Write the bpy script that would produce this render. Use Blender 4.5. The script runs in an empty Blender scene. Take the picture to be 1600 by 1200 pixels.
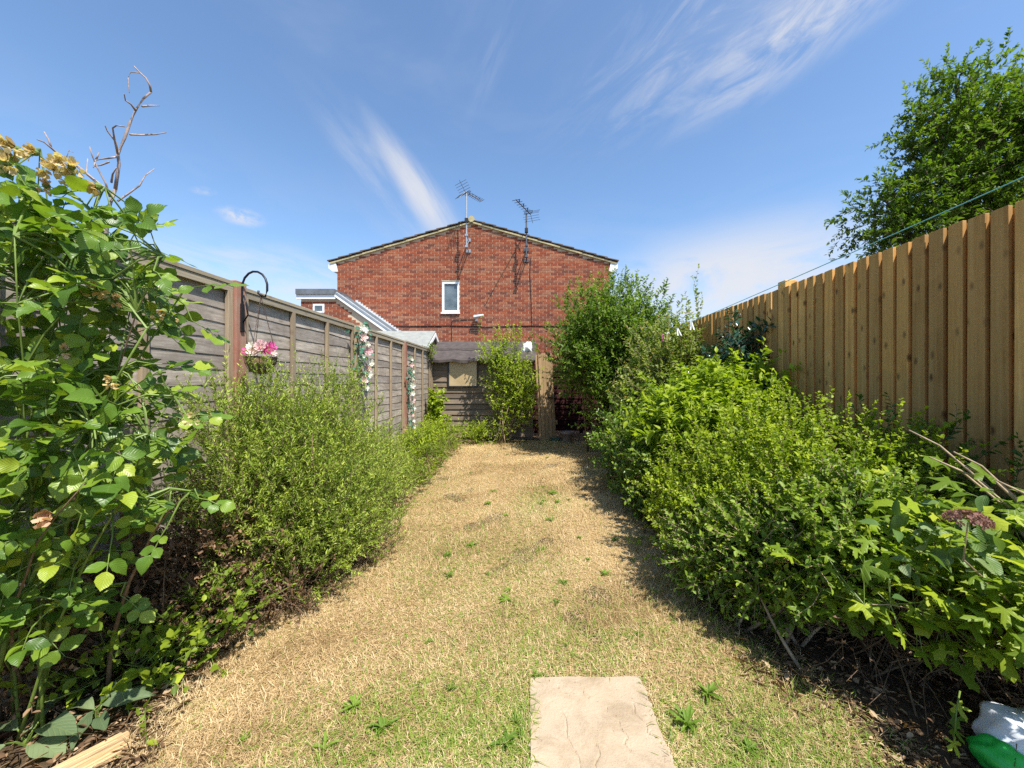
import bpy, math, random
import numpy as np
from mathutils import Matrix, Vector

random.seed(7)
RNG = np.random.default_rng(11)
SC = bpy.context.scene
COL = SC.collection

# ------------------------------------------------------------------ camera
CH = 1.25                      # eye height
F = 600.0                      # focal length in photograph pixels
VX, VY = 822.0, 596.0          # vanishing point of the garden's long axis
cd = bpy.data.cameras.new('camera')
cam = bpy.data.objects.new('camera', cd); COL.objects.link(cam)
cam.location = (0, 0, CH); cam.rotation_euler = (math.radians(90), 0, 0)
cd.sensor_width = 36; cd.lens = F / 1600 * 36
cd.shift_x = -(VX - 800) / 1600; cd.shift_y = -(600 - VY) / 1600
cd.clip_start = 0.05; cd.clip_end = 3000
SC.camera = cam

# ------------------------------------------------------------------ sun, sky, exposure
TRAVEL = Vector((-0.82, 1.0, -2.2)).normalized()      # the way the light goes
SUN_EL = math.asin(-TRAVEL.z)
SUN_AZ = math.atan2(-TRAVEL.x, -TRAVEL.y)             # from +Y towards +X
sd = bpy.data.lights.new('sun', 'SUN'); sd.energy = 4.4; sd.angle = math.radians(0.55); sd.color = (1, 0.955, 0.875)
sun = bpy.data.objects.new('sun', sd); COL.objects.link(sun)
sun.rotation_euler = TRAVEL.to_track_quat('-Z', 'Y').to_euler(); sun.location = (6, -6, 14)

SC.view_settings.view_transform = 'Standard'; SC.view_settings.look = 'None'
SC.view_settings.exposure = 0.95; SC.view_settings.gamma = 1.0
SC.view_settings.use_curve_mapping = False

W = bpy.data.worlds.new('World'); SC.world = W; W.use_nodes = True
SKY_STRENGTH = 0.14

def build_world():
    nt = W.node_tree; N = nt.nodes; L = nt.links; N.clear()
    out = N.new('ShaderNodeOutputWorld'); bg = N.new('ShaderNodeBackground')
    L.new(bg.outputs[0], out.inputs[0]); bg.inputs[1].default_value = SKY_STRENGTH
    sky = N.new('ShaderNodeTexSky'); sky.sky_type = 'NISHITA'; sky.sun_disc = False
    sky.sun_elevation = SUN_EL; sky.sun_rotation = SUN_AZ
    sky.air_density = 1.0; sky.dust_density = 0.6; sky.ozone_density = 2.4; sky.altitude = 60
    tc = N.new('ShaderNodeTexCoord'); D = tc.outputs['Generated']
    def val(x):
        v = N.new('ShaderNodeValue'); v.outputs[0].default_value = x; return v.outputs[0]
    def m(op, a, b=None, c=None, clamp=False):
        n = N.new('ShaderNodeMath'); n.operation = op; n.use_clamp = clamp
        for i, s in enumerate((a, b, c)):
            if s is None: continue
            if isinstance(s, (int, float)): n.inputs[i].default_value = s
            else: L.new(s, n.inputs[i])
        return n.outputs[0]
    def dot(v):
        n = N.new('ShaderNodeVectorMath'); n.operation = 'DOT_PRODUCT'; L.new(D, n.inputs[0]); n.inputs[1].default_value = v
        return n.outputs['Value']
    def comb(a, b, c=0.0):
        n = N.new('ShaderNodeCombineXYZ')
        for i, s in enumerate((a, b, c)):
            if isinstance(s, (int, float)): n.inputs[i].default_value = s
            else: L.new(s, n.inputs[i])
        return n.outputs[0]
    def noise(vec, scale, detail, rough, dist=0.0):
        n = N.new('ShaderNodeTexNoise'); n.inputs['Scale'].default_value = scale; n.inputs['Detail'].default_value = detail
        n.inputs['Roughness'].default_value = rough; n.inputs['Distortion'].default_value = dist; L.new(vec, n.inputs['Vector'])
        return n.outputs['Fac']
    def sstep(x, a, b):
        n = N.new('ShaderNodeMapRange'); n.interpolation_type = 'SMOOTHSTEP'; L.new(x, n.inputs['Value'])
        n.inputs['From Min'].default_value = a; n.inputs['From Max'].default_value = b
        return n.outputs['Result']
    def wisp(az, el, ang, ra, rb, sa, sb, lo, hi, amount, taper=0.0, seed=0.0, detail=5, dist=0.4):
        """one cloud of the sky at azimuth az, elevation el (degrees), its long axis turned ang degrees up from level"""
        a, e = math.radians(az), math.radians(el)
        C = Vector((math.sin(a) * math.cos(e), math.cos(a) * math.cos(e), math.sin(e)))
        R = Vector((math.cos(a), -math.sin(a), 0)); U = R.cross(C) * -1
        U = C.cross(R) * -1 if U.z < 0 else U
        t = math.radians(ang)
        A = R * math.cos(t) + U * math.sin(t); B = U * math.cos(t) - R * math.sin(t)
        pa, pb = dot(A), dot(B)
        w = m('ADD', rb, m('MULTIPLY', pa, taper)) if taper else rb
        da = m('DIVIDE', pa, ra); db = m('DIVIDE', pb, m('MAXIMUM', w, 0.01) if taper else w)
        r = m('SQRT', m('ADD', m('MULTIPLY', da, da), m('MULTIPLY', db, db)))
        mask = m('MULTIPLY', sstep(r, 1.0, 0.15), m('GREATER_THAN', dot(C), 0.0))
        n = noise(comb(m('MULTIPLY', pa, sa), m('MULTIPLY', pb, sb), seed), 1.0, detail, 0.62, dist)
        return m('MULTIPLY', m('MULTIPLY', mask, sstep(n, lo, hi)), amount)
    dz = dot((0, 0, 1)); dx = dot((1, 0, 0)); dy = dot((0, 1, 0))
    parts = [
        wisp(27, 40, 20, 0.46, 0.16, 3.2, 11, 0.40, 0.85, 0.46, seed=1.3, dist=2.4, detail=8),
        wisp(36, 37, 18, 0.30, 0.085, 5, 17, 0.30, 0.70, 0.62, seed=4.1, dist=2.0, detail=8),
        wisp(-15.5, 25.5, -52, 0.21, 0.052, 3.0, 17, 0.22, 0.62, 0.80, taper=0.12, seed=2.2),
        wisp(-20, 26, -48, 0.27, 0.10, 3.0, 13, 0.36, 0.85, 0.42, taper=0.2, seed=8.2),
        wisp(-36.6, 19.0, 0, 0.05, 0.022, 30, 46, 0.30, 0.62, 0.75, seed=5.0, dist=0.2),
        wisp(-40, 20.8, 10, 0.025, 0.010, 40, 60, 0.35, 0.65, 0.35, seed=6.0, dist=0.2),
        wisp(27, 13.0, 6, 0.44, 0.165, 4.2, 10, 0.24, 0.54, 0.86, seed=9.5, detail=7, dist=0.6),
        wisp(-32, 12.5, -12, 0.36, 0.10, 5, 16, 0.30, 0.72, 0.62, seed=12.5, dist=0.6),
        wisp(-4, 41, 62, 0.16, 0.03, 4, 20, 0.35, 0.8, 0.25, seed=17.5),
        wisp(160, 32, 20, 0.7, 0.2, 2.6, 14, 0.4, 0.8, 0.55, seed=21.3, dist=1.0),   # and on behind the viewer
    ]
    # thin broken bank low all round the horizon
    low = m('MULTIPLY', sstep(dz, 0.27, 0.05), sstep(noise(comb(m('MULTIPLY', dx, 3.2), m('MULTIPLY', dy, 3.2), m('MULTIPLY', dz, 13.0)), 1.0, 6, 0.6, 0.5), 0.36, 0.70))
    parts.append(m('MULTIPLY', low, 0.62))
    # faint high veil
    veil = noise(comb(m('MULTIPLY', dx, 2.0), m('MULTIPLY', dy, 1.2), m('MULTIPLY', dz, 5.0)), 1.0, 4, 0.6, 0.8)
    parts.append(m('MULTIPLY', sstep(veil, 0.45, 0.9), 0.16))
    keep = None
    for p in parts:
        q = m('SUBTRACT', 1.0, p)
        keep = q if keep is None else m('MULTIPLY', keep, q)
    fac = m('SUBTRACT', 1.0, keep, clamp=True)
    tint = N.new('ShaderNodeMix'); tint.data_type = 'RGBA'; tint.blend_type = 'MULTIPLY'; tint.inputs[0].default_value = 1.0
    L.new(sky.outputs[0], tint.inputs[6]); tint.inputs[7].default_value = (0.75, 0.83, 0.87, 1)
    mix = N.new('ShaderNodeMix'); mix.data_type = 'RGBA'; L.new(fac, mix.inputs[0]); L.new(tint.outputs[2], mix.inputs[6])
    c = 0.43 / SKY_STRENGTH
    mix.inputs[7].default_value = (c, c * 1.0, c * 1.04, 1)
    L.new(mix.outputs[2], bg.inputs[0])
build_world()
SC.cycles.max_bounces = 6; SC.cycles.transparent_max_bounces = 8
SC.cycles.use_denoising = False
W.cycles.sampling_method = 'MANUAL'; W.cycles.sample_map_resolution = 256

# ------------------------------------------------------------------ helpers
def at(px, py, Y):
    """the point of the place that lies Y metres out on the line of sight through a photograph pixel"""
    return Vector(((px - VX) / F * Y, Y, CH - (py - VY) / F * Y))
def gnd(px, py):
    Y = CH * F / (py - VY)
    return Vector(((px - VX) / F * Y, Y, 0))

class MB:
    def __init__(s): s.v = []; s.f = []; s.r = []
    def box(s, x0, x1, y0, y1, z0, z1, r=None):
        b = len(s.v)
        s.v += [(x0,y0,z0),(x1,y0,z0),(x1,y1,z0),(x0,y1,z0),(x0,y0,z1),(x1,y0,z1),(x1,y1,z1),(x0,y1,z1)]
        s.f += [tuple(b+i for i in q) for q in ((0,3,2,1),(4,5,6,7),(0,1,5,4),(1,2,6,5),(2,3,7,6),(3,0,4,7))]
        if r is not None: s.r += [r] * 8
        return s
    def hexa(s, pts):
        b = len(s.v); s.v += [tuple(p) for p in pts]
        s.f += [tuple(b+i for i in q) for q in ((0,3,2,1),(4,5,6,7),(0,1,5,4),(1,2,6,5),(2,3,7,6),(3,0,4,7))]
        return s
    def prism(s, poly, axis, a, b2):
        """polygon in the other two axes, drawn out along axis from a to b2"""
        n = len(poly); b = len(s.v)
        for t in (a, b2):
            for p, q in poly:
                s.v.append({'x': (t, p, q), 'y': (p, t, q), 'z': (p, q, t)}[axis])
        s.f.append(tuple(b + i for i in range(n))); s.f.append(tuple(b + n + i for i in reversed(range(n))))
        for i in range(n):
            j = (i + 1) % n; s.f.append((b + i, b + n + i, b + n + j, b + j))
        return s
    def tube(s, pts, rad, k=6, caps=True):
        pts = [Vector(p) for p in pts]; n = len(pts); b = len(s.v)
        if not hasattr(rad, '__len__'): rad = [rad] * n
        up = Vector((0.3, 0.2, 1)).normalized()
        for i, p in enumerate(pts):
            d = (pts[min(i+1, n-1)] - pts[max(i-1, 0)])
            if d.length < 1e-9: d = Vector((0, 0, 1))
            d.normalize()
            a = d.cross(up)
            if a.length < 0.05: a = d.cross(Vector((1, 0, 0)))
            a.normalize(); c = d.cross(a)
            for j in range(k):
                t = 2 * math.pi * j / k
                s.v.append(tuple(p + (a * math.cos(t) + c * math.sin(t)) * rad[i]))
        for i in range(n - 1):
            for j in range(k):
                j2 = (j + 1) % k
                s.f.append((b+i*k+j, b+i*k+j2, b+(i+1)*k+j2, b+(i+1)*k+j))
        if caps:
            s.f.append(tuple(b + j for j in reversed(range(k)))); s.f.append(tuple(b+(n-1)*k+j for j in range(k)))
        return s
    def lathe(s, prof, c, k=16, wob=0.0):
        b = len(s.v); n = len(prof)
        for r, z in prof:
            for j in range(k):
                t = 2 * math.pi * j / k
                rr = r * (1 + wob * math.sin(3 * t + z * 20))
                s.v.append((c[0] + rr * math.cos(t), c[1] + rr * math.sin(t), c[2] + z))
        for i in range(n - 1):
            for j in range(k):
                j2 = (j + 1) % k
                s.f.append((b+i*k+j, b+i*k+j2, b+(i+1)*k+j2, b+(i+1)*k+j))
        return s
    def mesh(s, name):
        me = bpy.data.meshes.new(name); me.from_pydata(s.v, [], s.f); me.update()
        if s.r and len(s.r) == len(s.v):
            a = me.attributes.new('rnd', 'FLOAT', 'POINT'); a.data.foreach_set('value', s.r)
        return me
    def build(s, name, mat, parent=None, smooth=False, bevel=0.0):
        me = s.mesh(name); return link(name, me, mat, parent, smooth, bevel)

def link(name, me, mat, parent=None, smooth=False, bevel=0.0):
    if mat is not None and not me.materials: me.materials.append(mat)
    o = bpy.data.objects.new(name, me); COL.objects.link(o)
    if smooth: me.polygons.foreach_set('use_smooth', [True] * len(me.polygons))
    if bevel:
        b = o.modifiers.new('bevel', 'BEVEL'); b.width = bevel; b.segments = 2; b.limit_method = 'ANGLE'
    if parent is not None: attach(o, parent)
    return o
def attach(o, parent):
    o.parent = parent
    o.matrix_parent_inverse = Matrix.Translation(parent.location).inverted() if parent.type == 'EMPTY' else Matrix()
def thing(name, label, cat, loc=(0, 0, 0), group=None):
    o = bpy.data.objects.new(name, None); COL.objects.link(o); o.location = loc; o.empty_display_size = 0.1
    return tag(o, label, cat, group)
def tag(o, label=None, cat=None, group=None, kind=None):
    if label: o['label'] = label
    if cat: o['category'] = cat
    if group: o['group'] = group
    if kind: o['kind'] = kind
    return o

def big_mesh(name, V, Fc, rnd=None, uv=None):
    """numpy vertices and equal-sided faces to a mesh, quickly; uv is given per vertex"""
    me = bpy.data.meshes.new(name); V = np.ascontiguousarray(V, dtype=np.float32); Fc = np.ascontiguousarray(Fc, dtype=np.int32)
    n, k = Fc.shape
    me.vertices.add(len(V)); me.vertices.foreach_set('co', V.ravel())
    me.loops.add(n * k); me.loops.foreach_set('vertex_index', Fc.ravel())
    me.polygons.add(n); me.polygons.foreach_set('loop_start', np.arange(0, n * k, k, dtype=np.int32))
    if rnd is not None:
        a = me.attributes.new('rnd', 'FLOAT', 'POINT'); a.data.foreach_set('value', np.ascontiguousarray(rnd, dtype=np.float32))
    if uv is not None:
        a = me.attributes.new('leafuv', 'FLOAT2', 'POINT'); a.data.foreach_set('vector', np.ascontiguousarray(uv, dtype=np.float32).ravel())
    me.update(calc_edges=True); me.validate()
    return me
def unit(a): return a / np.maximum(np.linalg.norm(a, axis=-1, keepdims=True), 1e-9)
def rdir(n): return unit(RNG.normal(size=(n, 3)))

# ------------------------------------------------------------------ materials
def mat(name):
    m = bpy.data.materials.new(name); m.use_nodes = True
    nt = m.node_tree; b = nt.nodes['Principled BSDF']
    return m, nt, nt.nodes, nt.links, b
def ramp(N, stops):
    r = N.new('ShaderNodeValToRGB'); e = r.color_ramp.elements
    while len(e) < len(stops): e.new(0.5)
    for i, (p, c) in enumerate(stops): e[i].position = p; e[i].color = (*c, 1)
    return r
def nz(N, L, vec, scale, detail=5, rough=0.55, dist=0.0):
    n = N.new('ShaderNodeTexNoise'); n.inputs['Scale'].default_value = scale; n.inputs['Detail'].default_value = detail
    n.inputs['Roughness'].default_value = rough; n.inputs['Distortion'].default_value = dist
    if vec is not None: L.new(vec, n.inputs['Vector'])
    return n.outputs['Fac']
def mapping(N, L, vec, scale, offset=None):
    m = N.new('ShaderNodeMapping'); L.new(vec, m.inputs['Vector']); m.inputs['Scale'].default_value = scale
    if offset is not None: L.new(offset, m.inputs['Location'])
    return m.outputs[0]
def mixc(N, L, fac, a, b, mode='MIX'):
    x = N.new('ShaderNodeMix'); x.data_type = 'RGBA'; x.blend_type = mode
    for i, s in ((0, fac), (6, a), (7, b)):
        if isinstance(s, (int, float)): x.inputs[i].default_value = s
        elif isinstance(s, tuple): x.inputs[i].default_value = (*s, 1)
        else: L.new(s, x.inputs[i])
    return x.outputs[2]
def bump(N, L, b, h, strength, dist):
    n = N.new('ShaderNodeBump'); n.inputs['Strength'].default_value = strength; n.inputs['Distance'].default_value = dist
    L.new(h, n.inputs['Height']); L.new(n.outputs[0], b.inputs['Normal'])
def mathn(N, L, op, a, b=None):
    n = N.new('ShaderNodeMath'); n.operation = op
    for i, s in enumerate((a, b)):
        if s is None: continue
        if isinstance(s, (int, float)): n.inputs[i].default_value = s
        else: L.new(s, n.inputs[i])
    return n.outputs[0]

def flat(name, col, rough=0.6, var=0.25, scale=20, bmp=0.0, metal=0.0, spec=0.4):
    m, nt, N, L, b = mat(name)
    tc = N.new('ShaderNodeTexCoord')
    f = nz(N, L, tc.outputs['Object'], scale, 6, 0.6)
    c = ramp(N, [(0.3, tuple(x * (1 - var) for x in col)), (0.7, tuple(min(1, x * (1 + var)) for x in col))])
    L.new(f, c.inputs[0]); L.new(c.outputs[0], b.inputs['Base Color'])
    b.inputs['Roughness'].default_value = rough; b.inputs['Metallic'].default_value = metal; b.inputs['Specular IOR Level'].default_value = spec
    if bmp: bump(N, L, b, f, 0.6, bmp)
    return m

def leafmat(name, stops, rough=0.42, trans=0.35, src='attr', veins=0.0, spec=0.25, back=1.3):
    m, nt, N, L, b = mat(name)
    if src == 'attr':
        a = N.new('ShaderNodeAttribute'); a.attribute_name = 'rnd'; r = a.outputs['Fac']
    else:
        r = N.new('ShaderNodeObjectInfo').outputs['Random']
    c = ramp(N, stops); L.new(r, c.inputs[0]); colr = c.outputs[0]
    if veins:
        u = N.new('ShaderNodeAttribute'); u.attribute_name = 'leafuv'
        sp = N.new('ShaderNodeSeparateXYZ'); L.new(u.outputs['Vector'], sp.inputs[0])
        ay = mathn(N, L, 'ABSOLUTE', sp.outputs[1])
        ph = mathn(N, L, 'SUBTRACT', mathn(N, L, 'MULTIPLY', sp.outputs[0], 44.0), mathn(N, L, 'MULTIPLY', ay, 42.0))
        w = mathn(N, L, 'POWER', mathn(N, L, 'ABSOLUTE', mathn(N, L, 'COSINE', mathn(N, L, 'MULTIPLY', ph, 0.5))), 10.0)
        rib = mathn(N, L, 'LESS_THAN', ay, 0.022)
        v = mathn(N, L, 'MAXIMUM', w, rib)
        colr = mixc(N, L, mathn(N, L, 'MULTIPLY', v, 0.38 * veins), colr, (0.24, 0.30, 0.09))
        bump(N, L, b, mathn(N, L, 'MULTIPLY', v, -1.0), 0.25 + 0.3 * veins, 0.0020)
    g = N.new('ShaderNodeNewGeometry')
    L.new(colr, b.inputs['Base Color']); b.inputs['Roughness'].default_value = rough; b.inputs['Specular IOR Level'].default_value = spec
    t = N.new('ShaderNodeBsdfTranslucent')
    L.new(mixc(N, L, 1.0, colr, (back * 1.05, back * 1.15, back * 0.55), 'MULTIPLY'), t.inputs['Color'])
    mx = N.new('ShaderNodeMixShader'); mx.inputs[0].default_value = trans
    L.new(b.outputs[0], mx.inputs[1]); L.new(t.outputs[0], mx.inputs[2]); L.new(mx.outputs[0], nt.nodes['Material Output'].inputs[0])
    return m

def wood(name, stops, axis, grain=60.0, stretch=0.05, knots=0.0, rough=0.8, stain=None, src='obj', bmp=0.0015, per=0.35):
    """timber with its grain along one axis; every board differs by its own random number"""
    m, nt, N, L, b = mat(name)
    tc = N.new('ShaderNodeTexCoord'); oi = N.new('ShaderNodeObjectInfo')
    off = N.new('ShaderNodeVectorMath'); off.operation = 'SCALE'; off.inputs[0].default_value = (37.0, 53.0, 71.0); L.new(oi.outputs['Random'], off.inputs['Scale'])
    sc = [1.0, 1.0, 1.0]; sc['xyz'.index(axis)] = stretch
    vec = mapping(N, L, tc.outputs['Object'], sc, off.outputs[0])
    f1 = nz(N, L, vec, grain, 6, 0.65, 0.6); f2 = nz(N, L, vec, grain * 0.22, 4, 0.6, 0.8)
    f = mathn(N, L, 'ADD', mathn(N, L, 'MULTIPLY', f1, 0.55), mathn(N, L, 'MULTIPLY', f2, 0.45))
    c = ramp(N, stops); L.new(f, c.inputs[0]); colr = c.outputs[0]
    pr = ramp(N, [(0.0, (1 - per, 1 - per, 1 - per * 0.9)), (0.5, (1, 0.97, 0.92)), (1.0, (1 + per * 0.6, 1 + per * 0.5, 1 + per * 0.45))])
    L.new(oi.outputs['Random'], pr.inputs[0]); colr = mixc(N, L, 1.0, colr, pr.outputs[0], 'MULTIPLY')
    if knots:
        sx = N.new('ShaderNodeSeparateXYZ'); L.new(mapping(N, L, tc.outputs['Object'], (1, 1, 1), off.outputs[0]), sx.inputs[0])
        cb = N.new('ShaderNodeCombineXYZ'); across = {'z': 1, 'y': 2, 'x': 2}[axis]
        L.new(mathn(N, L, 'MULTIPLY', sx.outputs[across], 9.0), cb.inputs[0]); L.new(mathn(N, L, 'MULTIPLY', sx.outputs['xyz'.index(axis)], 4.0), cb.inputs[1])
        v = N.new('ShaderNodeTexVoronoi'); v.voronoi_dimensions = '2D'; L.new(cb.outputs[0], v.inputs['Vector'])
        v.inputs['Scale'].default_value = 1.0
        kf = ramp(N, [(0.04, (1, 1, 1)), (0.13, (0, 0, 0))]); L.new(v.outputs['Distance'], kf.inputs[0])
        colr = mixc(N, L, mathn(N, L, 'MULTIPLY', kf.outputs[0], knots), colr, (0.075, 0.035, 0.014))
    if stain:
        st = nz(N, L, mapping(N, L, tc.outputs['Object'], (2.2, 2.2, 2.2), off.outputs[0]), 1.3, 6, 0.7, 0.5)
        sr = ramp(N, [(0.42, (0, 0, 0)), (0.68, (1, 1, 1))]); L.new(st, sr.inputs[0])
        colr = mixc(N, L, mathn(N, L, 'MULTIPLY', sr.outputs[0], 0.8), colr, stain)
    L.new(colr, b.inputs['Base Color']); b.inputs['Roughness'].default_value = rough; b.inputs['Specular IOR Level'].default_value = 0.2
    bump(N, L, b, f1, 0.7, bmp)
    return m

BRICK_STOPS = [(0.0, (0.17, 0.058, 0.042)), (0.14, (0.235, 0.070, 0.041)), (0.4, (0.285, 0.082, 0.044)), (0.7, (0.32, 0.105, 0.056)), (1.0, (0.36, 0.155, 0.088))]
def brickmat(name, src):
    m, nt, N, L, b = mat(name); tc = N.new('ShaderNodeTexCoord')
    if src == 'attr': a = N.new('ShaderNodeAttribute'); a.attribute_name = 'rnd'; r = a.outputs['Fac']; vec = tc.outputs['Object']
    else:
        oi = N.new('ShaderNodeObjectInfo'); r = oi.outputs['Random']; g = N.new('ShaderNodeNewGeometry'); vec = g.outputs['Position']
    c = ramp(N, BRICK_STOPS); L.new(r, c.inputs[0])
    f = nz(N, L, vec, 26, 5, 0.7); cr = ramp(N, [(0.25, (0.62, 0.58, 0.55)), (0.75, (1.28, 1.24, 1.2))]); L.new(f, cr.inputs[0])
    col = mixc(N, L, 1.0, c.outputs[0], cr.outputs[0], 'MULTIPLY')
    st = nz(N, L, mapping(N, L, vec, (0.5, 0.5, 0.22)), 1.6, 5, 0.6); sr = ramp(N, [(0.35, (0.86, 0.85, 0.86)), (0.65, (1.05, 1.04, 1.02))]); L.new(st, sr.inputs[0])
    col = mixc(N, L, 1.0, col, sr.outputs[0], 'MULTIPLY')
    L.new(col, b.inputs['Base Color']); b.inputs['Roughness'].default_value = 0.9; b.inputs['Specular IOR Level'].default_value = 0.15
    bump(N, L, b, f, 0.6, 0.004)
    return m

M = {}
M['brick'] = brickmat('brick_one', 'obj'); M['brickwork'] = brickmat('brick_many', 'attr')
M['mortar'] = flat('mortar', (0.56, 0.44, 0.31), 0.95, 0.12, 30)
M['verge'] = flat('verge_cement', (0.42, 0.36, 0.20), 0.9, 0.3, 14)
M['rooftile'] = flat('roof_tile', (0.115, 0.085, 0.065), 0.9, 0.35, 10, 0.004)
M['upvc'] = flat('white_plastic', (0.80, 0.81, 0.82), 0.35, 0.05, 4)
M['glass'] = None
M['black'] = flat('black_plastic', (0.018, 0.018, 0.02), 0.5, 0.3)
M['iron'] = flat('black_iron', (0.02, 0.02, 0.024), 0.4, 0.3, 40, 0.0004, 0.4)
M['alu'] = flat('dull_aluminium', (0.42, 0.43, 0.44), 0.45, 0.15, 15, 0, 0.75)
M['darkmetal'] = flat('dark_aerial_metal', (0.10, 0.105, 0.12), 0.5, 0.3, 15, 0, 0.5)
M['lead'] = flat('lead_grey', (0.16, 0.175, 0.19), 0.55, 0.2, 6, 0, 0.2)
M['flash'] = flat('pale_flashing', (0.55, 0.58, 0.60), 0.5, 0.15, 8)
M['felt_dark'] = flat('roof_felt_brown', (0.070, 0.056, 0.050), 0.95, 0.3, 9, 0.004)
M['felt_grey'] = flat('roof_felt_grey', (0.25, 0.255, 0.235), 0.95, 0.18, 8, 0.003)
M['right_board'] = wood('fence_pine', [(0.28, (0.33, 0.155, 0.042)), (0.5, (0.55, 0.305, 0.092)), (0.70, (0.70, 0.44, 0.165))], 'z', 70, 0.035, 0.88, 0.75, (0.44, 0.25, 0.085), per=0.42)
M['left_slat'] = wood('fence_grey', [(0.28, (0.15, 0.126, 0.106)), (0.5, (0.36, 0.315, 0.27)), (0.70, (0.58, 0.53, 0.47))], 'y', 60, 0.09, 0.3, 0.9, (0.19, 0.158, 0.13), per=0.22)
M['left_frame'] = wood('fence_grey_frame', [(0.25, (0.15, 0.115, 0.078)), (0.5, (0.30, 0.235, 0.16)), (0.75, (0.44, 0.37, 0.27))], 'z', 75, 0.04, 0.3, 0.9, per=0.25)
M['left_rail'] = wood('fence_grey_rail', [(0.25, (0.16, 0.135, 0.095)), (0.5, (0.31, 0.265, 0.195)), (0.75, (0.46, 0.41, 0.32))], 'y', 75, 0.04, 0.3, 0.9, per=0.2)
M['red_post'] = wood('post_red_stain', [(0.25, (0.16, 0.060, 0.040)), (0.5, (0.27, 0.115, 0.080)), (0.75, (0.38, 0.26, 0.19))], 'z', 60, 0.04, 0.2, 0.85, (0.33, 0.25, 0.19))
M['shed_board'] = wood('shed_grey', [(0.25, (0.07, 0.052, 0.038)), (0.5, (0.20, 0.155, 0.11)), (0.75, (0.34, 0.275, 0.20))], 'x', 60, 0.05, 0.2, 0.9, (0.12, 0.10, 0.085), per=0.45)
M['gate'] = wood('gate_timber', [(0.25, (0.15, 0.098, 0.050)), (0.5, (0.29, 0.20, 0.105)), (0.75, (0.42, 0.31, 0.18))], 'z', 55, 0.04, 0.4, 0.85)
M['shaded_red_board'] = wood('fence_red_shaded', [(0.25, (0.020, 0.006, 0.006)), (0.5, (0.034, 0.008, 0.008)), (0.75, (0.055, 0.013, 0.012))], 'x', 50, 0.06, 0.1, 0.8)  # red-brown boards darkened in colour to stand in for the bush's shade
M['log'] = wood('split_log', [(0.25, (0.30, 0.19, 0.09)), (0.5, (0.52, 0.36, 0.19)), (0.75, (0.66, 0.50, 0.30))], 'x', 90, 0.06, 0.1, 0.85, bmp=0.004)
M['bark'] = flat('bark', (0.115, 0.082, 0.056), 0.95, 0.4, 30, 0.01)
M['deadwood'] = flat('dead_wood', (0.32, 0.25, 0.22), 0.9, 0.55, 22, 0.003)
M['stem_brown'] = flat('stem_brown', (0.15, 0.10, 0.058), 0.85, 0.35, 30)
M['stem_green'] = flat('stem_green', (0.13, 0.19, 0.035), 0.5, 0.3, 20)
M['stem_pale'] = flat('stem_pale', (0.36, 0.27, 0.17), 0.8, 0.3, 20)
M['pot'] = flat('pot_taupe', (0.27, 0.20, 0.165), 0.7, 0.15, 12)
M['soil_in_pot'] = flat('pot_soil', (0.03, 0.02, 0.014), 1.0, 0.3, 40)
M['hose'] = flat('hose_green', (0.02, 0.12, 0.07), 0.45, 0.2, 20)
M['line'] = flat('washing_line', (0.17, 0.42, 0.42), 0.5, 0.1, 10)
M['white'] = flat('white_sheet', (0.78, 0.77, 0.75), 0.7, 0.1, 10)
M['pink'] = flat('pink_plastic', (0.62, 0.14, 0.36), 0.4, 0.1, 10)
M['bag_white'] = flat('bag_white', (0.70, 0.73, 0.78), 0.3, 0.08, 6)
M['bag_green'] = flat('bag_green', (0.03, 0.42, 0.06), 0.3, 0.2, 6)
M['straw'] = flat('basket_straw', (0.20, 0.135, 0.065), 0.9, 0.5, 60, 0.004)

def glassmat(name, base, tint2, rough, spec=0.5):
    m, nt, N, L, b = mat(name); tc = N.new('ShaderNodeTexCoord')
    f = nz(N, L, mapping(N, L, tc.outputs['Object'], (1.2, 1.2, 1.6)), 3.0, 4, 0.5)
    c = ramp(N, [(0.3, base), (0.7, tint2)]); L.new(f, c.inputs[0]); L.new(c.outputs[0], b.inputs['Base Color'])
    b.inputs['Roughness'].default_value = rough; b.inputs['Specular IOR Level'].default_value = spec
    bump(N, L, b, nz(N, L, tc.outputs['Object'], 120, 2), 0.25, 0.002)
    return m
M['glass'] = glassmat('frosted_glass', (0.055, 0.075, 0.085), (0.15, 0.185, 0.20), 0.22, 0.8)
M['tan_pane'] = glassmat('curtained_pane', (0.38, 0.275, 0.14), (0.50, 0.385, 0.22), 0.25, 0.6)
M['poly'] = glassmat('roof_sheet', (0.20, 0.225, 0.25), (0.30, 0.325, 0.35), 0.3, 0.6)

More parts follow.
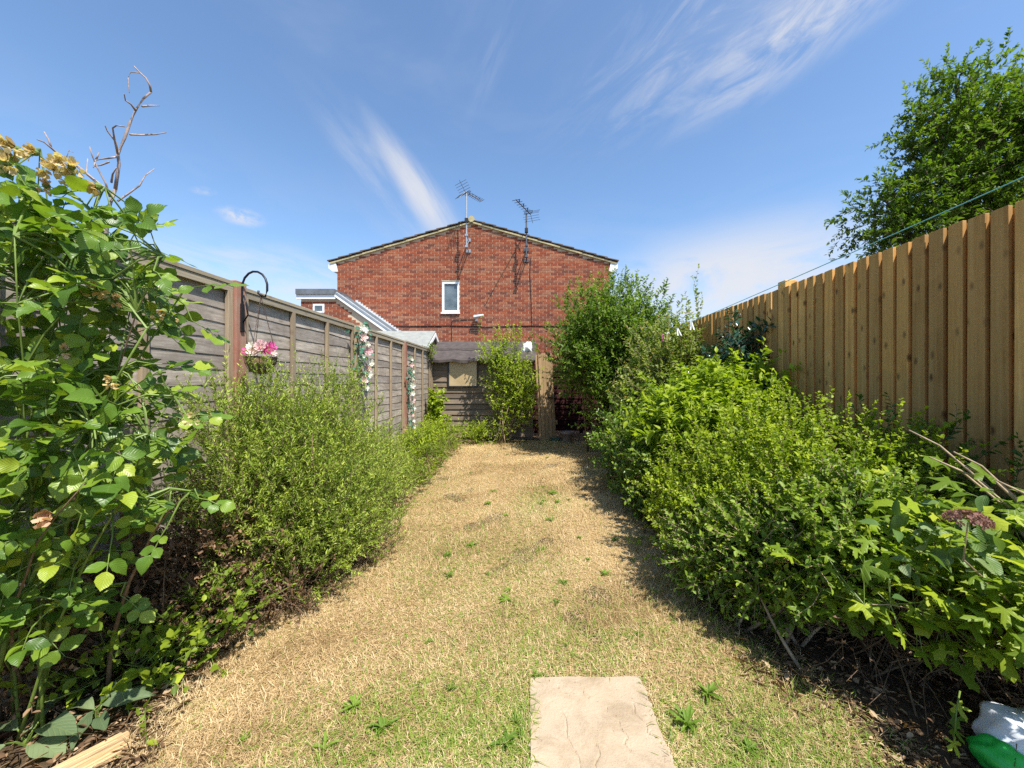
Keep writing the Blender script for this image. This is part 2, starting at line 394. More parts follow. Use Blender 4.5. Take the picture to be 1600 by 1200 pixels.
def soilmat():
    m, nt, N, L, b = mat('soil'); g = N.new('ShaderNodeNewGeometry'); P = g.outputs['Position']
    f1 = nz(N, L, P, 2.2, 6, 0.6); f2 = nz(N, L, P, 45, 6, 0.7)
    c = ramp(N, [(0.3, (0.060, 0.040, 0.025)), (0.55, (0.125, 0.085, 0.052)), (0.8, (0.21, 0.155, 0.10))])
    L.new(mathn(N, L, 'ADD', mathn(N, L, 'MULTIPLY', f1, 0.4), mathn(N, L, 'MULTIPLY', f2, 0.6)), c.inputs[0])
    L.new(c.outputs[0], b.inputs['Base Color']); b.inputs['Roughness'].default_value = 1.0; b.inputs['Specular IOR Level'].default_value = 0.1
    bump(N, L, b, f2, 1.0, 0.02); return m
def lawnmat():
    m, nt, N, L, b = mat('dry_lawn'); g = N.new('ShaderNodeNewGeometry'); P = g.outputs['Position']
    f1 = nz(N, L, P, 1.6, 5, 0.6); f2 = nz(N, L, P, 38, 6, 0.75); f3 = nz(N, L, P, 150, 4, 0.7)
    c = ramp(N, [(0.28, (0.20, 0.128, 0.062)), (0.45, (0.38, 0.255, 0.118)), (0.62, (0.52, 0.365, 0.175)), (0.8, (0.62, 0.47, 0.26))])
    s = mathn(N, L, 'ADD', mathn(N, L, 'ADD', mathn(N, L, 'MULTIPLY', f1, 0.22), mathn(N, L, 'MULTIPLY', f2, 0.42)), mathn(N, L, 'MULTIPLY', f3, 0.36))
    L.new(s, c.inputs[0])
    gr = ramp(N, [(0.53, (0, 0, 0)), (0.72, (1, 1, 1))]); L.new(nz(N, L, P, 2.7, 5, 0.65, 0.4), gr.inputs[0])
    col = mixc(N, L, mathn(N, L, 'MULTIPLY', gr.outputs[0], 0.35), c.outputs[0], (0.20, 0.21, 0.055))
    L.new(col, b.inputs['Base Color']); b.inputs['Roughness'].default_value = 0.95; b.inputs['Specular IOR Level'].default_value = 0.1
    bump(N, L, b, mathn(N, L, 'ADD', f2, f3), 1.0, 0.012); return m
def slabmat():
    m, nt, N, L, b = mat('riven_slab'); tc = N.new('ShaderNodeTexCoord'); P = tc.outputs['Object']
    f1 = nz(N, L, P, 5, 6, 0.6); f2 = nz(N, L, P, 160, 5, 0.75)
    c = ramp(N, [(0.3, (0.37, 0.285, 0.19)), (0.7, (0.47, 0.375, 0.27))]); L.new(mathn(N, L, 'ADD', mathn(N, L, 'MULTIPLY', f1, 0.5), mathn(N, L, 'MULTIPLY', f2, 0.5)), c.inputs[0])
    st = ramp(N, [(0.46, (1, 1, 1)), (0.72, (0.72, 0.68, 0.62))]); L.new(nz(N, L, P, 9, 7, 0.7, 0.6), st.inputs[0])
    sp = ramp(N, [(0.66, (1, 1, 1)), (0.74, (0.6, 0.55, 0.48))]); L.new(nz(N, L, P, 70, 3, 0.6), sp.inputs[0])
    colr = mixc(N, L, 1.0, mixc(N, L, 1.0, c.outputs[0], st.outputs[0], 'MULTIPLY'), sp.outputs[0], 'MULTIPLY')
    L.new(colr, b.inputs['Base Color']); b.inputs['Roughness'].default_value = 0.9; b.inputs['Specular IOR Level'].default_value = 0.15
    bump(N, L, b, mathn(N, L, 'ADD', mathn(N, L, 'MULTIPLY', f1, 1.5), mathn(N, L, 'MULTIPLY', f2, 0.25)), 0.8, 0.01); return m
M['soil'] = soilmat(); M['lawn'] = lawnmat(); M['slab'] = slabmat()

# ------------------------------------------------------------------ ground and lawn
def ground():
    me = bpy.data.meshes.new('ground')
    me.from_pydata([(-900, -400, 0), (900, -400, 0), (900, 1500, 0), (-900, 1500, 0)], [], [(0, 1, 2, 3)])
    o = link('ground', me, M['soil']); tag(o, kind='structure')
ground()

SLAB = (0.013, 0.475, 1.13, 1.60)
LAWN_L = [(-0.5, -1.30), (0.9, -1.27), (1.31, -1.30), (1.6, -1.42), (2.0, -1.42), (2.6, -1.12), (3.2, -1.10), (4.0, -1.30), (5.2, -1.45), (6.4, -1.50), (7.3, -1.40), (7.9, -1.1)]
LAWN_R = [(-0.5, 1.2), (0.9, 1.18), (1.31, 1.12), (1.6, 1.05), (2.0, 1.02), (2.6, 1.02), (3.2, 1.06), (4.0, 1.12), (5.2, 1.25), (6.4, 1.40), (7.3, 1.50), (7.9, 1.5)]
def lawn_edges(y):
    yl = [a for a, _ in LAWN_L]
    l = np.interp(y, yl, [b for _, b in LAWN_L]); r = np.interp(y, yl, [b for _, b in LAWN_R])
    wob = 0.035 * np.sin(y * 5.3) + 0.025 * np.sin(y * 11.7 + 1)
    return l + wob, r + 0.04 * np.sin(y * 4.1 + 2)
def lawn_h(x, y):
    return 0.012 + 0.008 * np.sin(x * 3.1 + y * 1.7) + 0.006 * np.sin(x * 7.3 - y * 5.1) + 0.004 * np.sin(x * 15 + 2) * np.sin(y * 13)
def lawn():
    ny, nx = 130, 40
    ys = np.linspace(-0.5, 8.05, ny); V = []; Fc = []
    for i, y in enumerate(ys):
        l, r = lawn_edges(y)
        for j in range(nx):
            t = j / (nx - 1); x = l + (r - l) * t
            e = min(t, 1 - t) * (r - l)
            V.append((x, y, float(lawn_h(x, y)) if e > 0.03 and not (SLAB[0] - .02 < x < SLAB[1] + .02 and SLAB[2] - .05 < y < SLAB[3] + .01) else 0.002))
    for i in range(ny - 1):
        for j in range(nx - 1):
            a = i * nx + j; Fc.append((a, a + 1, a + nx + 1, a + nx))
    me = bpy.data.meshes.new('lawn'); me.from_pydata(V, [], Fc); me.update()
    tag(link('lawn', me, M['lawn'], smooth=True), kind='structure')
lawn()

def vnoise(x, y, s, seed):
    r = np.random.default_rng(seed); out = 0
    for k in range(7):
        a = r.uniform(0, 6.28); f = s * r.uniform(0.6, 1.9)
        out = out + np.sin((x * math.cos(a) + y * math.sin(a)) * f + r.uniform(0, 6.28))
    return out / 3.0

def grass(n=430000):
    u = RNG.random(n)
    y = 0.9 + (8.0 - 0.9) * u ** 2.1          # thickest where it is seen from near
    l, r = lawn_edges(y); t = RNG.random(n)
    x = l - 0.10 + (r - l + 0.28) * t
    ok = ~((x > SLAB[0] + 0.010 * np.sin(y * 60) + 0.010 * np.sin(y * 23 + 1)) & (x < SLAB[1] - 0.012 * np.sin(y * 40 + 1) - 0.010 * np.sin(y * 97)) & (y > SLAB[2] - 1) & (y < SLAB[3] - 0.004 + 0.006 * np.sin(x * 70)))
    edge = np.minimum(x - l, r - x)
    ok &= RNG.random(n) < np.clip(0.55 + edge * 6, 0.15, 1)
    bare = vnoise(x, y, 4.2, 21) + 0.6 * vnoise(x, y, 11.0, 22)
    ok &= RNG.random(n) < np.clip(1.2 - 0.5 * np.maximum(bare, 0), 0.2, 1)
    x, y = x[ok], y[ok]; n = len(x); l, r = l[ok], r[ok]
    far = 1 + y * 0.16
    # greener where the photograph is: the near left, a patch two thirds up, along the shaded side
    g = 0.03 + 0.13 * vnoise(x, y, 2.4, 3)
    g += 0.55 * np.exp(-(((x + 0.30) / 0.48) ** 2 + ((y - 1.34) / 0.22) ** 2)) + 0.18 * np.exp(-(((x - 0.62) / 0.30) ** 2 + ((y - 1.3) / 0.25) ** 2)) + 0.22 * np.exp(-(((x - 0.3) / 0.5) ** 2 + ((y - 1.8) / 0.2) ** 2))
    g += 0.42 * np.exp(-(((x - 0.18) / 0.35) ** 2 + ((y - 4.0) / 0.55) ** 2))
    g += 0.20 * np.exp(-((x - r) / 0.25) ** 2) + 0.35 * np.exp(-(((x - 0.75) / 0.25) ** 2 + ((y - 1.3) / 0.3) ** 2))
    g += 0.30 * np.exp(-(((x - 0.0) / 0.10) ** 2 + ((y - 1.4) / 0.25) ** 2))
    green = RNG.random(n) < np.clip(g, 0.03, 0.8)
    ln = RNG.uniform(0.014, 0.052, n) * np.where(green, 1.3, 1.0) * (0.85 + 0.3 * np.clip(vnoise(x, y, 5, 5), -1, 1)) * (1 + 0.05 * y)
    near_edge = np.exp(-((x - l) / 0.08) ** 2) + np.exp(-((x - SLAB[0] + .01) / .02) ** 2 - ((y - 1.35) / .2) ** 4) + np.exp(-((x - SLAB[1] - .01) / .02) ** 2 - ((y - 1.35) / .2) ** 4); ln *= 1 + 0.9 * near_edge * RNG.random(n)
    wd = RNG.uniform(0.0005, 0.0011, n) * far * np.where(green, 1.25, 1)
    az = RNG.uniform(0, 2 * np.pi, n)
    tilt = np.where(RNG.random(n) < 0.80, RNG.uniform(0.02, 0.35, n), RNG.uniform(0.5, 1.25, n))   # mostly lying
    d = np.stack([np.cos(az) * np.cos(tilt), np.sin(az) * np.cos(tilt), np.sin(tilt)], 1)
    s = np.stack([-np.sin(az), np.cos(az), np.zeros(n)], 1) * wd[:, None]
    p = np.stack([x, y, lawn_h(x, y) + RNG.uniform(-0.003, 0.008, n)], 1)
    bend = np.stack([RNG.normal(0, 0.25, n), RNG.normal(0, 0.25, n), -np.abs(RNG.normal(0.0, 0.25, n))], 1)
    mid = p + d * (ln * 0.55)[:, None]; tip = mid + unit(d + bend) * (ln * 0.45)[:, None]
    tip[:, 2] = np.maximum(tip[:, 2], 0.004)
    V = np.stack([p - s, p + s, mid + s * 0.8, mid - s * 0.8, tip], 1).reshape(-1, 3)
    b = np.arange(n)[:, None] * 5
    Fc = np.concatenate([b + np.array([[0, 1, 2]]), b + np.array([[0, 2, 3]]), b + np.array([[3, 2, 4]])])
    c = np.where(green, RNG.uniform(0.62, 1.0, n), np.clip(RNG.uniform(0.0, 0.56, n) + 0.11 * vnoise(x, y, 3.1, 8) + 0.07 * vnoise(x, y, 9.0, 9), 0, 0.57))
    me = big_mesh('grass', V, Fc, np.repeat(c, 5))
    m = leafmat('grass_blade', [(0.0, (0.25, 0.16, 0.075)), (0.14, (0.43, 0.295, 0.145)), (0.32, (0.58, 0.42, 0.22)), (0.56, (0.73, 0.58, 0.36)), (0.62, (0.32, 0.32, 0.075)), (0.8, (0.21, 0.29, 0.04)), (1.0, (0.12, 0.23, 0.022))], 0.6, 0.22, spec=0.25)
    tag(link('grass', me, m), 'short parched straw-coloured grass with greener tufts on the lawn', 'grass', kind='stuff')
grass()

# ------------------------------------------------------------------ foliage machinery
def T_kite(): return np.array([[0, 0, 0], [.42, .5, .10], [.42, -.5, .10], [1, 0, -.06]], float), np.array([[0, 2, 3], [0, 3, 1]])
def T_oval(): return np.array([[0, 0, 0], [.28, .46, .10], [.68, .42, .09], [1, 0, -.08], [.68, -.42, .09], [.28, -.46, .10]], float), np.array([[0, 5, 4], [0, 4, 3], [0, 3, 2], [0, 2, 1]])
def T_leaf(prof, droop=0.12, fold=0.14, teeth=0.0, seed=0, curl=0.0):
    """a leaf of stations along its midrib; prof is its half width there"""
    r = np.random.default_rng(seed); V = []; n = len(prof)
    for i, w in enumerate(prof):
        t = i / (n - 1); z = -droop * t * t + 0.02 * math.sin(t * 7 + seed)
        w2 = w * (1 + (teeth if i % 2 else -teeth))
        V += [(t, 0, z), (t + (0.02 if i % 2 else 0), w2, z + fold * w + curl * w * math.sin(t * 9 + seed) + r.uniform(-.012, .012)), (t, -w2, z + fold * w + curl * w * math.cos(t * 8 + seed) + r.uniform(-.012, .012))]
    Fc = []
    for i in range(n - 1):
        a, b = 3 * i, 3 * i + 3
        Fc += [(a, b, b + 1), (a, b + 1, a + 1), (a, a + 2, b + 2), (a, b + 2, b)]
    return np.array(V), np.array(Fc)
def T_palm(seed=0, lobes=5, deep=0.5):
    """a hop leaf: lobes spread round the top of the stalk, toothed"""
    r = np.random.default_rng(seed); out = []
    angs = np.linspace(-2.15, 2.15, lobes)
    for i, a in enumerate(angs):
        reach = (1.0 - 0.42 * (abs(a) / 2.15) ** 1.2) * r.uniform(0.93, 1.05)
        da = 2.15 / (lobes - 1)
        if i: out.append((a - da, deep * 0.62 * reach))
        out.append((a - da * 0.42, reach * 0.80)); out.append((a - da * 0.28, reach * 0.78)); out.append((a, reach)); out.append((a + da * 0.28, reach * 0.78)); out.append((a + da * 0.42, reach * 0.80))
    V = [(0.0, 0, 0)]
    for a, q in out:
        V.append((q * 0.62 * math.cos(a) + 0.30 * 0, q * 0.62 * math.sin(a), -0.16 * q * q + 0.05 * math.cos(a * lobes * 1.4) + r.uniform(-.02, .02)))
    Fc = [(0, i, i + 1) for i in range(1, len(V) - 1)]
    return np.array(V), np.array(Fc)

def leaf_batch(P, D, N, ln, wd, T, rnd):
    """all leaves of one foliage mesh"""
    Vt, Ft = T; n = len(P); k = len(Vt)
    D = unit(D); N = unit(N - D * np.sum(N * D, 1, keepdims=True)); S = np.cross(N, D)
    V = P[:, None, :] + D[:, None, :] * (Vt[None, :, 0:1] * ln[:, None, None]) + S[:, None, :] * (Vt[None, :, 1:2] * wd[:, None, None]) + N[:, None, :] * (Vt[None, :, 2:3] * ln[:, None, None])
    Fc = (np.arange(n)[:, None, None] * k + Ft[None]).reshape(-1, 3)
    uv = np.tile(Vt[:, :2], (n, 1))
    return V.reshape(-1, 3), Fc, np.repeat(rnd, k), uv
def join(batches):
    V, Fc, R, U = [], [], [], []; o = 0
    for v, f, r, u in batches:
        V.append(v); Fc.append(f + o); R.append(r); U.append(u); o += len(v)
    return np.concatenate(V), np.concatenate(Fc), np.concatenate(R), np.concatenate(U)
def sticks(A, B, ra, rb, bow=None, rnd=None):
    """thin three-sided twigs from A to B, through a bowed middle"""
    n = len(A); D = unit(B - A); s = unit(np.cross(D, np.array([[0.31, 0.22, 0.93]]))); t = np.cross(D, s)
    Mi = (A + B) / 2 + (bow if bow is not None else 0)
    rings = []
    for Q, r in ((A, ra), (Mi, (ra + rb) / 2), (B, rb)):
        for k in range(3):
            a = 2.0944 * k; rings.append(Q + (s * math.cos(a) + t * math.sin(a)) * (r[:, None] if hasattr(r, 'shape') else r))
    V = np.stack(rings, 1).reshape(-1, 3); Ft = []
    for j in range(2):
        for k in range(3):
            k2 = (k + 1) % 3; a, b, c, d = j*3+k, j*3+k2, j*3+3+k2, j*3+3+k; Ft += [(a, b, c), (a, c, d)]
    Fc = (np.arange(n)[:, None, None] * 9 + np.array(Ft)[None]).reshape(-1, 3)
    return V, Fc

SUNV = np.array([-TRAVEL.x, -TRAVEL.y, -TRAVEL.z])
XMIN, XMAX = -1.97, 2.38           # faces of the two side fences
def twigs_in(blobs, n, shell=0.45, rough=0.16, seed=1):
    r = np.random.default_rng(seed)
    w = np.array([(b[3] * b[4] + b[4] * b[5] + b[3] * b[5]) for b in blobs]); k = r.choice(len(blobs), n, p=w / w.sum())
    B = np.array(blobs)[k]; d = unit(r.normal(size=(n, 3)))
    lump = 1 + rough * (np.sin(d[:, 0] * 5.1 + k * 1.7) * np.sin(d[:, 1] * 4.3 + k) + 0.7 * np.sin(d[:, 2] * 7.7 + d[:, 0] * 6 + k) + 0.5 * np.sin(d[:, 1] * 13 + d[:, 2] * 11))
    rad = lump * (1 - shell * r.random(n) ** 1.25)
    P = B[:, :3] + d * B[:, 3:6] * rad[:, None]
    out = unit(d / B[:, 3:6])
    return P, out

def shrub(name, label, cat, base, blobs, n_twig, twig_len, per, ln, wd, stops, T, seed, shell=0.45, rough=0.16, up=0.5, outw=0.7, jit=0.5,
          spread=0.9, face=(0.7, 0.35, 0.6), stem_mat='stem_brown', n_stem=14, stem_r=0.008, leaf_rough=0.48, trans=0.36, spec=0.22, zmin=0.03,
          xlim=(XMIN, XMAX), tuft=0.0, extra=None, group=None, veins=0.0, twig_r=0.0016, bend=0.25, leaf_name='foliage'):
    """one bush: stems from its foot, twigs through its volume, leaves along each twig"""
    global RNG
    keep = RNG; RNG = np.random.default_rng(seed)
    root = thing(name, label, cat, (base[0], base[1], 0), group)
    P, out = twigs_in(blobs, n_twig, shell, rough, seed)
    d = unit(out * outw + np.array([[0, 0, up]]) + rdir(n_twig) * jit)
    L0 = twig_len * RNG.uniform(0.55, 1.35, n_twig)
    if extra is not None:                      # single long shoots: (x, y, z, dx, dy, dz, length)
        E = np.array(extra, float); P = np.concatenate([P, E[:, :3]]); d = np.concatenate([d, unit(E[:, 3:6])]); L0 = np.concatenate([L0, E[:, 6]])
    ok = (P[:, 2] > zmin) & (P[:, 0] > xlim[0]) & (P[:, 0] < xlim[1]); P, d, L0 = P[ok], d[ok], L0[ok]; n = len(P)
    bowv = rdir(n) * (L0 * bend)[:, None] * 0.5; end = P + d * L0[:, None]
    end[:, 0] = np.clip(end[:, 0], xlim[0], xlim[1]); end[:, 2] = np.maximum(end[:, 2], zmin)
    cnt = np.maximum(2, np.round(per * L0 / twig_len).astype(int)); idx = np.repeat(np.arange(n), cnt)
    t = np.concatenate([(np.arange(c) + 0.5) / c for c in cnt]); t = np.clip(t ** (1 - 0.5 * tuft) + RNG.normal(0, 0.03, len(t)), 0.02, 1.02)
    q = 1 - t
    pos = P[idx] * (q * q)[:, None] + ((P + end)[idx] / 2 + bowv[idx]) * (2 * t * q)[:, None] + end[idx] * (t * t)[:, None]
    dd = unit(end - P)[idx]; m = len(idx)
    side = np.cross(dd, rdir(m)); side = unit(side)
    Ld = unit(dd * (1 - 0.55 * spread) + side * spread + np.array([[0, 0, 0.12]]))
    Nn = np.array([[0, 0, 1.0]]) * face[0] + SUNV[None] * face[1] + rdir(m) * face[2]
    sz = RNG.uniform(0.45, 1.3, m) * (1 - 0.35 * t ** 3)
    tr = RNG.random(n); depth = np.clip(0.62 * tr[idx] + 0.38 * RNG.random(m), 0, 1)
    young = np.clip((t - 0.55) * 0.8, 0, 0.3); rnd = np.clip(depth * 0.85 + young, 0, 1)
    keepm = (pos[:, 2] > 0.012) & (pos[:, 0] > xlim[0] - 0.01) & (pos[:, 0] < xlim[1] + 0.01)
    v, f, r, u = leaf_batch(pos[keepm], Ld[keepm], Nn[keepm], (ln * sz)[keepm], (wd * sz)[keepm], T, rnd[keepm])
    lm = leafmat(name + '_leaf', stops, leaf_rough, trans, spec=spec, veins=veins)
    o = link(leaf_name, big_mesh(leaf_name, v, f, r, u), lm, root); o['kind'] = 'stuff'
    tv, tf = sticks(P, end, np.full(n, twig_r * 1.4), np.full(n, twig_r * 0.6), bowv)
    o2 = link('twigs', big_mesh('twigs', tv, tf), M[stem_mat], root); o2['kind'] = 'stuff'
    if n_stem:
        mb = MB(); pick = RNG.choice(n, min(n_stem, n), replace=False)
        for i in pick:
            e = Vector(P[i]); b = Vector((base[0] + RNG.normal(0, 0.05 + 0.12 * base[2]), base[1] + RNG.normal(0, 0.05 + 0.12 * base[2]), -0.02))
            c = b.lerp(e, 0.5) + Vector((RNG.normal(0, .05), RNG.normal(0, .05), 0.12 * (e - b).length))
            pts = [b * (1 - s) ** 2 + c * 2 * s * (1 - s) + e * s * s for s in (0, .25, .5, .75, 1)]
            mb.tube(pts, [stem_r * k for k in (1.2, 1, .8, .6, .4)], 5)
        mb.build('stem', M[stem_mat], root, smooth=True)
    RNG = keep
    return root

PLANTS = True

# ------------------------------------------------------------------ the brick house at the back
def lay_bricks(root, x0, x1, z0, ytop, yface, holes, single_box, tint_seed, n_single=300):
    """stretcher bond; ytop(x) is the height of the wall there. Bricks inside single_box become objects."""
    r = np.random.default_rng(tint_seed)
    BL, BH, J, DEP = 0.212, 0.061, 0.014, 0.10
    many = MB(); proto = MB().box(-BL/2, BL/2, 0, DEP, 0, BH).mesh('brick'); proto.materials.append(M['brick'])
    row = 0; z = z0; made = 0
    zmax = max(ytop(x0 + (x1 - x0) * k / 40) for k in range(41))
    while z < zmax:
        x = x0 - (BL + J) * (0.5 if row % 2 else 0)
        while x < x1:
            a, b = max(x, x0), min(x + BL, x1)
            segs = [(a, b)]
            for (h0, h1, g0, g1) in holes:
                if z + BH > g0 and z < g1:
                    ns = []
                    for s, e in segs:
                        if e <= h0 or s >= h1: ns.append((s, e))
                        else:
                            if s < h0: ns.append((s, h0))
                            if e > h1: ns.append((h1, e))
                    segs = ns
            for s, e in segs:
                if e - s < 0.02: continue
                if min(ytop(s), ytop(e)) < z + BH: 
                    continue
                j = r.uniform(-0.0025, 0.0025)
                c = 0.5 * (s + e)
                if e - s > BL - 0.002 and made < n_single and single_box[0] < c < single_box[1] and single_box[2] < z < single_box[3]:
                    o = bpy.data.objects.new('brick', proto); COL.objects.link(o); o.location = (c, yface + j, z); attach(o, root); made += 1
                else: many.box(s, e, yface + j, yface + DEP, z, z + BH, float(r.random()))
            x += BL + J
        z += BH + J; row += 1
    o = many.build('brickwork', M['brickwork'], root); o['kind'] = 'stuff'
    return made

def house():
    Y = 12.0; x0, x1 = -5.90, 2.60; zE = 4.98; xp = -1.70; zp = 6.20; back = 20.0
    root = thing('brick_house', 'two-storey red brick house with shallow gable rising behind the shed', 'house', (xp, Y, 0))
    top = lambda x: zE + (zp - zE) * (1 - abs(x - xp) / ((xp - x0) if x < xp else (x1 - xp)))
    w = (-2.64, -2.08, 3.40, 4.38)
    # mortar body, the window opening left free
    m = MB(); yf = Y + 0.009
    m.prism([(x0, 0), (w[0], 0), (w[0], top(w[0]) - .01), (x0, zE)], 'y', yf, back)
    m.prism([(w[1], 0), (x1, 0), (x1, zE), (xp, zp), (w[1], top(w[1]) - .01)], 'y', yf, back)
    m.box(w[0], w[1], yf, back, 0, w[2]); m.prism([(w[0], w[3]), (w[1], w[3]), (w[1], top(w[1])), (w[0], top(w[0]))], 'y', yf, back)
    m.box(w[0], w[1], Y + 0.30, back, w[2], w[3])
    m.build('wall', M['mortar'], root)
    lay_bricks(root, x0, x1, 0.9, lambda x: top(x) - 0.004, Y, [w], (-3.75, -0.85, 3.05, 4.85), 3)
    # window
    fr = MB(); a, b, c, d = w; g = 0.004; t = 0.075
    fr.box(a + g, b - g, Y + 0.02, Y + 0.10, c + g, c + t); fr.box(a + g, b - g, Y + 0.02, Y + 0.10, d - t, d - g)
    fr.box(a + g, a + t, Y + 0.022, Y + 0.098, c + t, d - t); fr.box(b - t, b - g, Y + 0.022, Y + 0.098, c + t, d - t)
    win = fr.build('window', M['upvc'], root, bevel=0.006)
    MB().box(a + t, b - t, Y + 0.055, Y + 0.075, c + t, d - t).build('pane', M['glass'], win)
    MB().box(a - 0.02, b + 0.02, Y - 0.05, Y + 0.018, c - 0.045, c - 0.002).build('sill', M['upvc'], win, bevel=0.005)
    # verge strips and roof
    for sgn, (xe) in ((-1, x0), (1, x1)):
        dx, dz = xe - xp, zE - zp; ln = math.hypot(dx, dz); ux, uz = dx / ln, dz / ln; nx, nzv = (-uz, ux) if ux > 0 else (uz, -ux)
        over = 0.22
        P = lambda s, h: (xp + ux * s + nx * h, zp + uz * s + nzv * h)
        v = MB(); v.prism([P(0, -0.012), P(ln + over, -0.012), P(ln + over, 0.035), P(0, 0.035)], 'y', Y - 0.055, Y + 0.2)
        v.build('verge', M['verge'], root)
        rf = MB().prism([P(0, 0.036), P(ln + over, 0.036), P(ln + over, 0.06), P(0, 0.06)], 'y', Y - 0.03, back).build('roof', M['rooftile'], root)
        k = 13; step = (ln + over) / k
        for i in range(k):                        # every course of tiles steps over the one below
            s0, s1 = i * step - (0.03 if i else 0), (i + 1) * step + 0.045
            tl = MB().prism([P(s0, 0.062), P(s1, 0.088), P(s1, 0.118), P(s0, 0.085)], 'y', Y - 0.075 + random.uniform(-.012, .012), back)
            tl.build('tile_course', M['rooftile'], rf)
        # boxed gutter end
        e = P(ln + over - 0.05, -0.09); gx = e[0]; 
        MB().prism([(gx - .10 * sgn, e[1] + 0.10), (gx + .12 * sgn, e[1] + 0.06), (gx + .12 * sgn, e[1] - .07), (gx - .02 * sgn, e[1] - .17), (gx - .16 * sgn, e[1] - .17)], 'y', Y - 0.03, back).build('gutter', M['upvc'], root)
    MB().tube([(xp, Y - 0.08, zp + 0.10), (xp, back, zp + 0.10)], 0.10, 8).build('ridge', M['verge'], root)
    # cables clipped along the wall
    def cable(pts, r=0.011): MB().tube([(x, Y - 0.012, z) for x, z in pts], r, 5).build('cable', M['black'], root)
    px = lambda a, b: ((a - VX) / 50.0, CH + (VY - b) / 50.0)
    cable([px(604, 509), px(640, 510), px(706, 509), px(760, 511), px(830, 509), px(882, 510), px(950, 509)], 0.014)
    cable([px(829, 403), px(828, 430), px(830, 470), px(831, 508)], 0.010)
    cable([px(706, 502), px(706, 533), px(707, 560)], 0.010); cable([px(706, 501), px(722, 500), px(742, 499)], 0.008)
    return root
house()

def wall_lamp():
    Y = 12.0; c = at(745, 496, 11.9)
    o = thing('wall_lamp', 'small white floodlight fixed on the brick wall below the window', 'lamp', (c.x, Y, c.z - 0.1))
    MB().box(c.x - 0.05, c.x + 0.03, 11.93, 11.995, c.z - 0.11, c.z + 0.06).build('backplate', M['upvc'], o, bevel=0.01)
    MB().hexa([(c.x - .09, 11.78, c.z - .02), (c.x + .22, 11.74, c.z + .03), (c.x + .22, 11.9, c.z + .0), (c.x - .09, 11.93, c.z - .05),
               (c.x - .09, 11.78, c.z + .05), (c.x + .22, 11.74, c.z + .08), (c.x + .22, 11.9, c.z + .09), (c.x - .09, 11.93, c.z + .06)]).build('lamp_head', M['upvc'], o, bevel=0.01)
wall_lamp()

def aerial(label, x, zb, zt, boom_a, boom_b, mt, elements, grid):
    Yw = 12.0; Ym = 11.58
    o = thing('tv_aerial', label, 'aerial', (x, Yw, zb))
    MB().tube([(x, Ym, zb - 0.05), (x, Ym, zt)], 0.024, 8).build('mast', M[mt], o)
    br = MB()
    for z in (zb, zb + 0.34):
        br.tube([(x, Ym + 0.02, z), (x, Yw - 0.01, z)], 0.018, 6); br.box(x - 0.07, x + 0.07, Yw - 0.03, Yw - 0.003, z - 0.05, z + 0.05)
    br.tube([(x, Ym + 0.02, zb), (x, Yw - 0.02, zb + 0.30)], 0.012, 5)
    br.box(x - 0.045, x + 0.045, Ym - 0.04, Ym + 0.04, zb - 0.03, zb + 0.03); br.box(x - 0.045, x + 0.045, Ym - 0.04, Ym + 0.04, zb + 0.31, zb + 0.37)
    br.build('bracket', M[mt], o)
    MB().box(x - 0.05, x + 0.05, Ym - 0.06, Ym + 0.05, zb + 0.72, zb + 0.84).build('clamp_box', M['black'], o)
    A, B = Vector(boom_a), Vector(boom_b); d = (B - A).normalized(); s = d.cross(Vector((0, 0, 1))).normalized(); u = Vector((0, 0, 1))
    MB().tube([A, B], 0.014, 6).build('boom', M[mt], o)
    for i in range(elements):
        p = A.lerp(B, 0.28 + 0.70 * i / (elements - 1)); w = 0.12
        e = MB().tube([p - s * w, p + s * w], 0.007, 5)
        if i % 2 == 0: e.tube([p - s * 0.03 + u * 0.0, p - s * 0.03 + u * 0.07], 0.018, 5)
        e.build('element', M['black'], o)
    rf = MB()
    for sg in (1, -1):
        for k in range(grid):
            q = A - d * (0.03 + 0.05 * k) + u * sg * (0.04 + 0.055 * k); rf.tube([q - s * 0.26, q + s * 0.26], 0.006, 4)
        rf.tube([A, A - d * (0.03 + 0.05 * grid) + u * sg * (0.04 + 0.055 * grid)], 0.007, 4)
    rf.build('reflector', M['darkmetal'], o)
    dp = A.lerp(B, 0.16); lp = MB()
    lp.tube([dp - s * .13 + u * .03, dp + s * .13 + u * .03, dp + s * .13 - u * .03, dp - s * .13 - u * .03, dp - s * .13 + u * .03], 0.008, 5)
    lp.build('dipole', M['black'], o)
aerial('pale metal television aerial on a mast at the peak of the gable', (729 - VX) / F * 11.58, 5.32, 6.98, at(727, 300, 11.55), at(753, 314, 12.05), 'alu', 8, 4)
aerial('dark television aerial right of the gable peak with long dangling cable', (822.5 - VX) / F * 11.58, 5.02, 6.32, at(829, 335, 11.75), at(806, 312, 10.75), 'darkmetal', 6, 3)

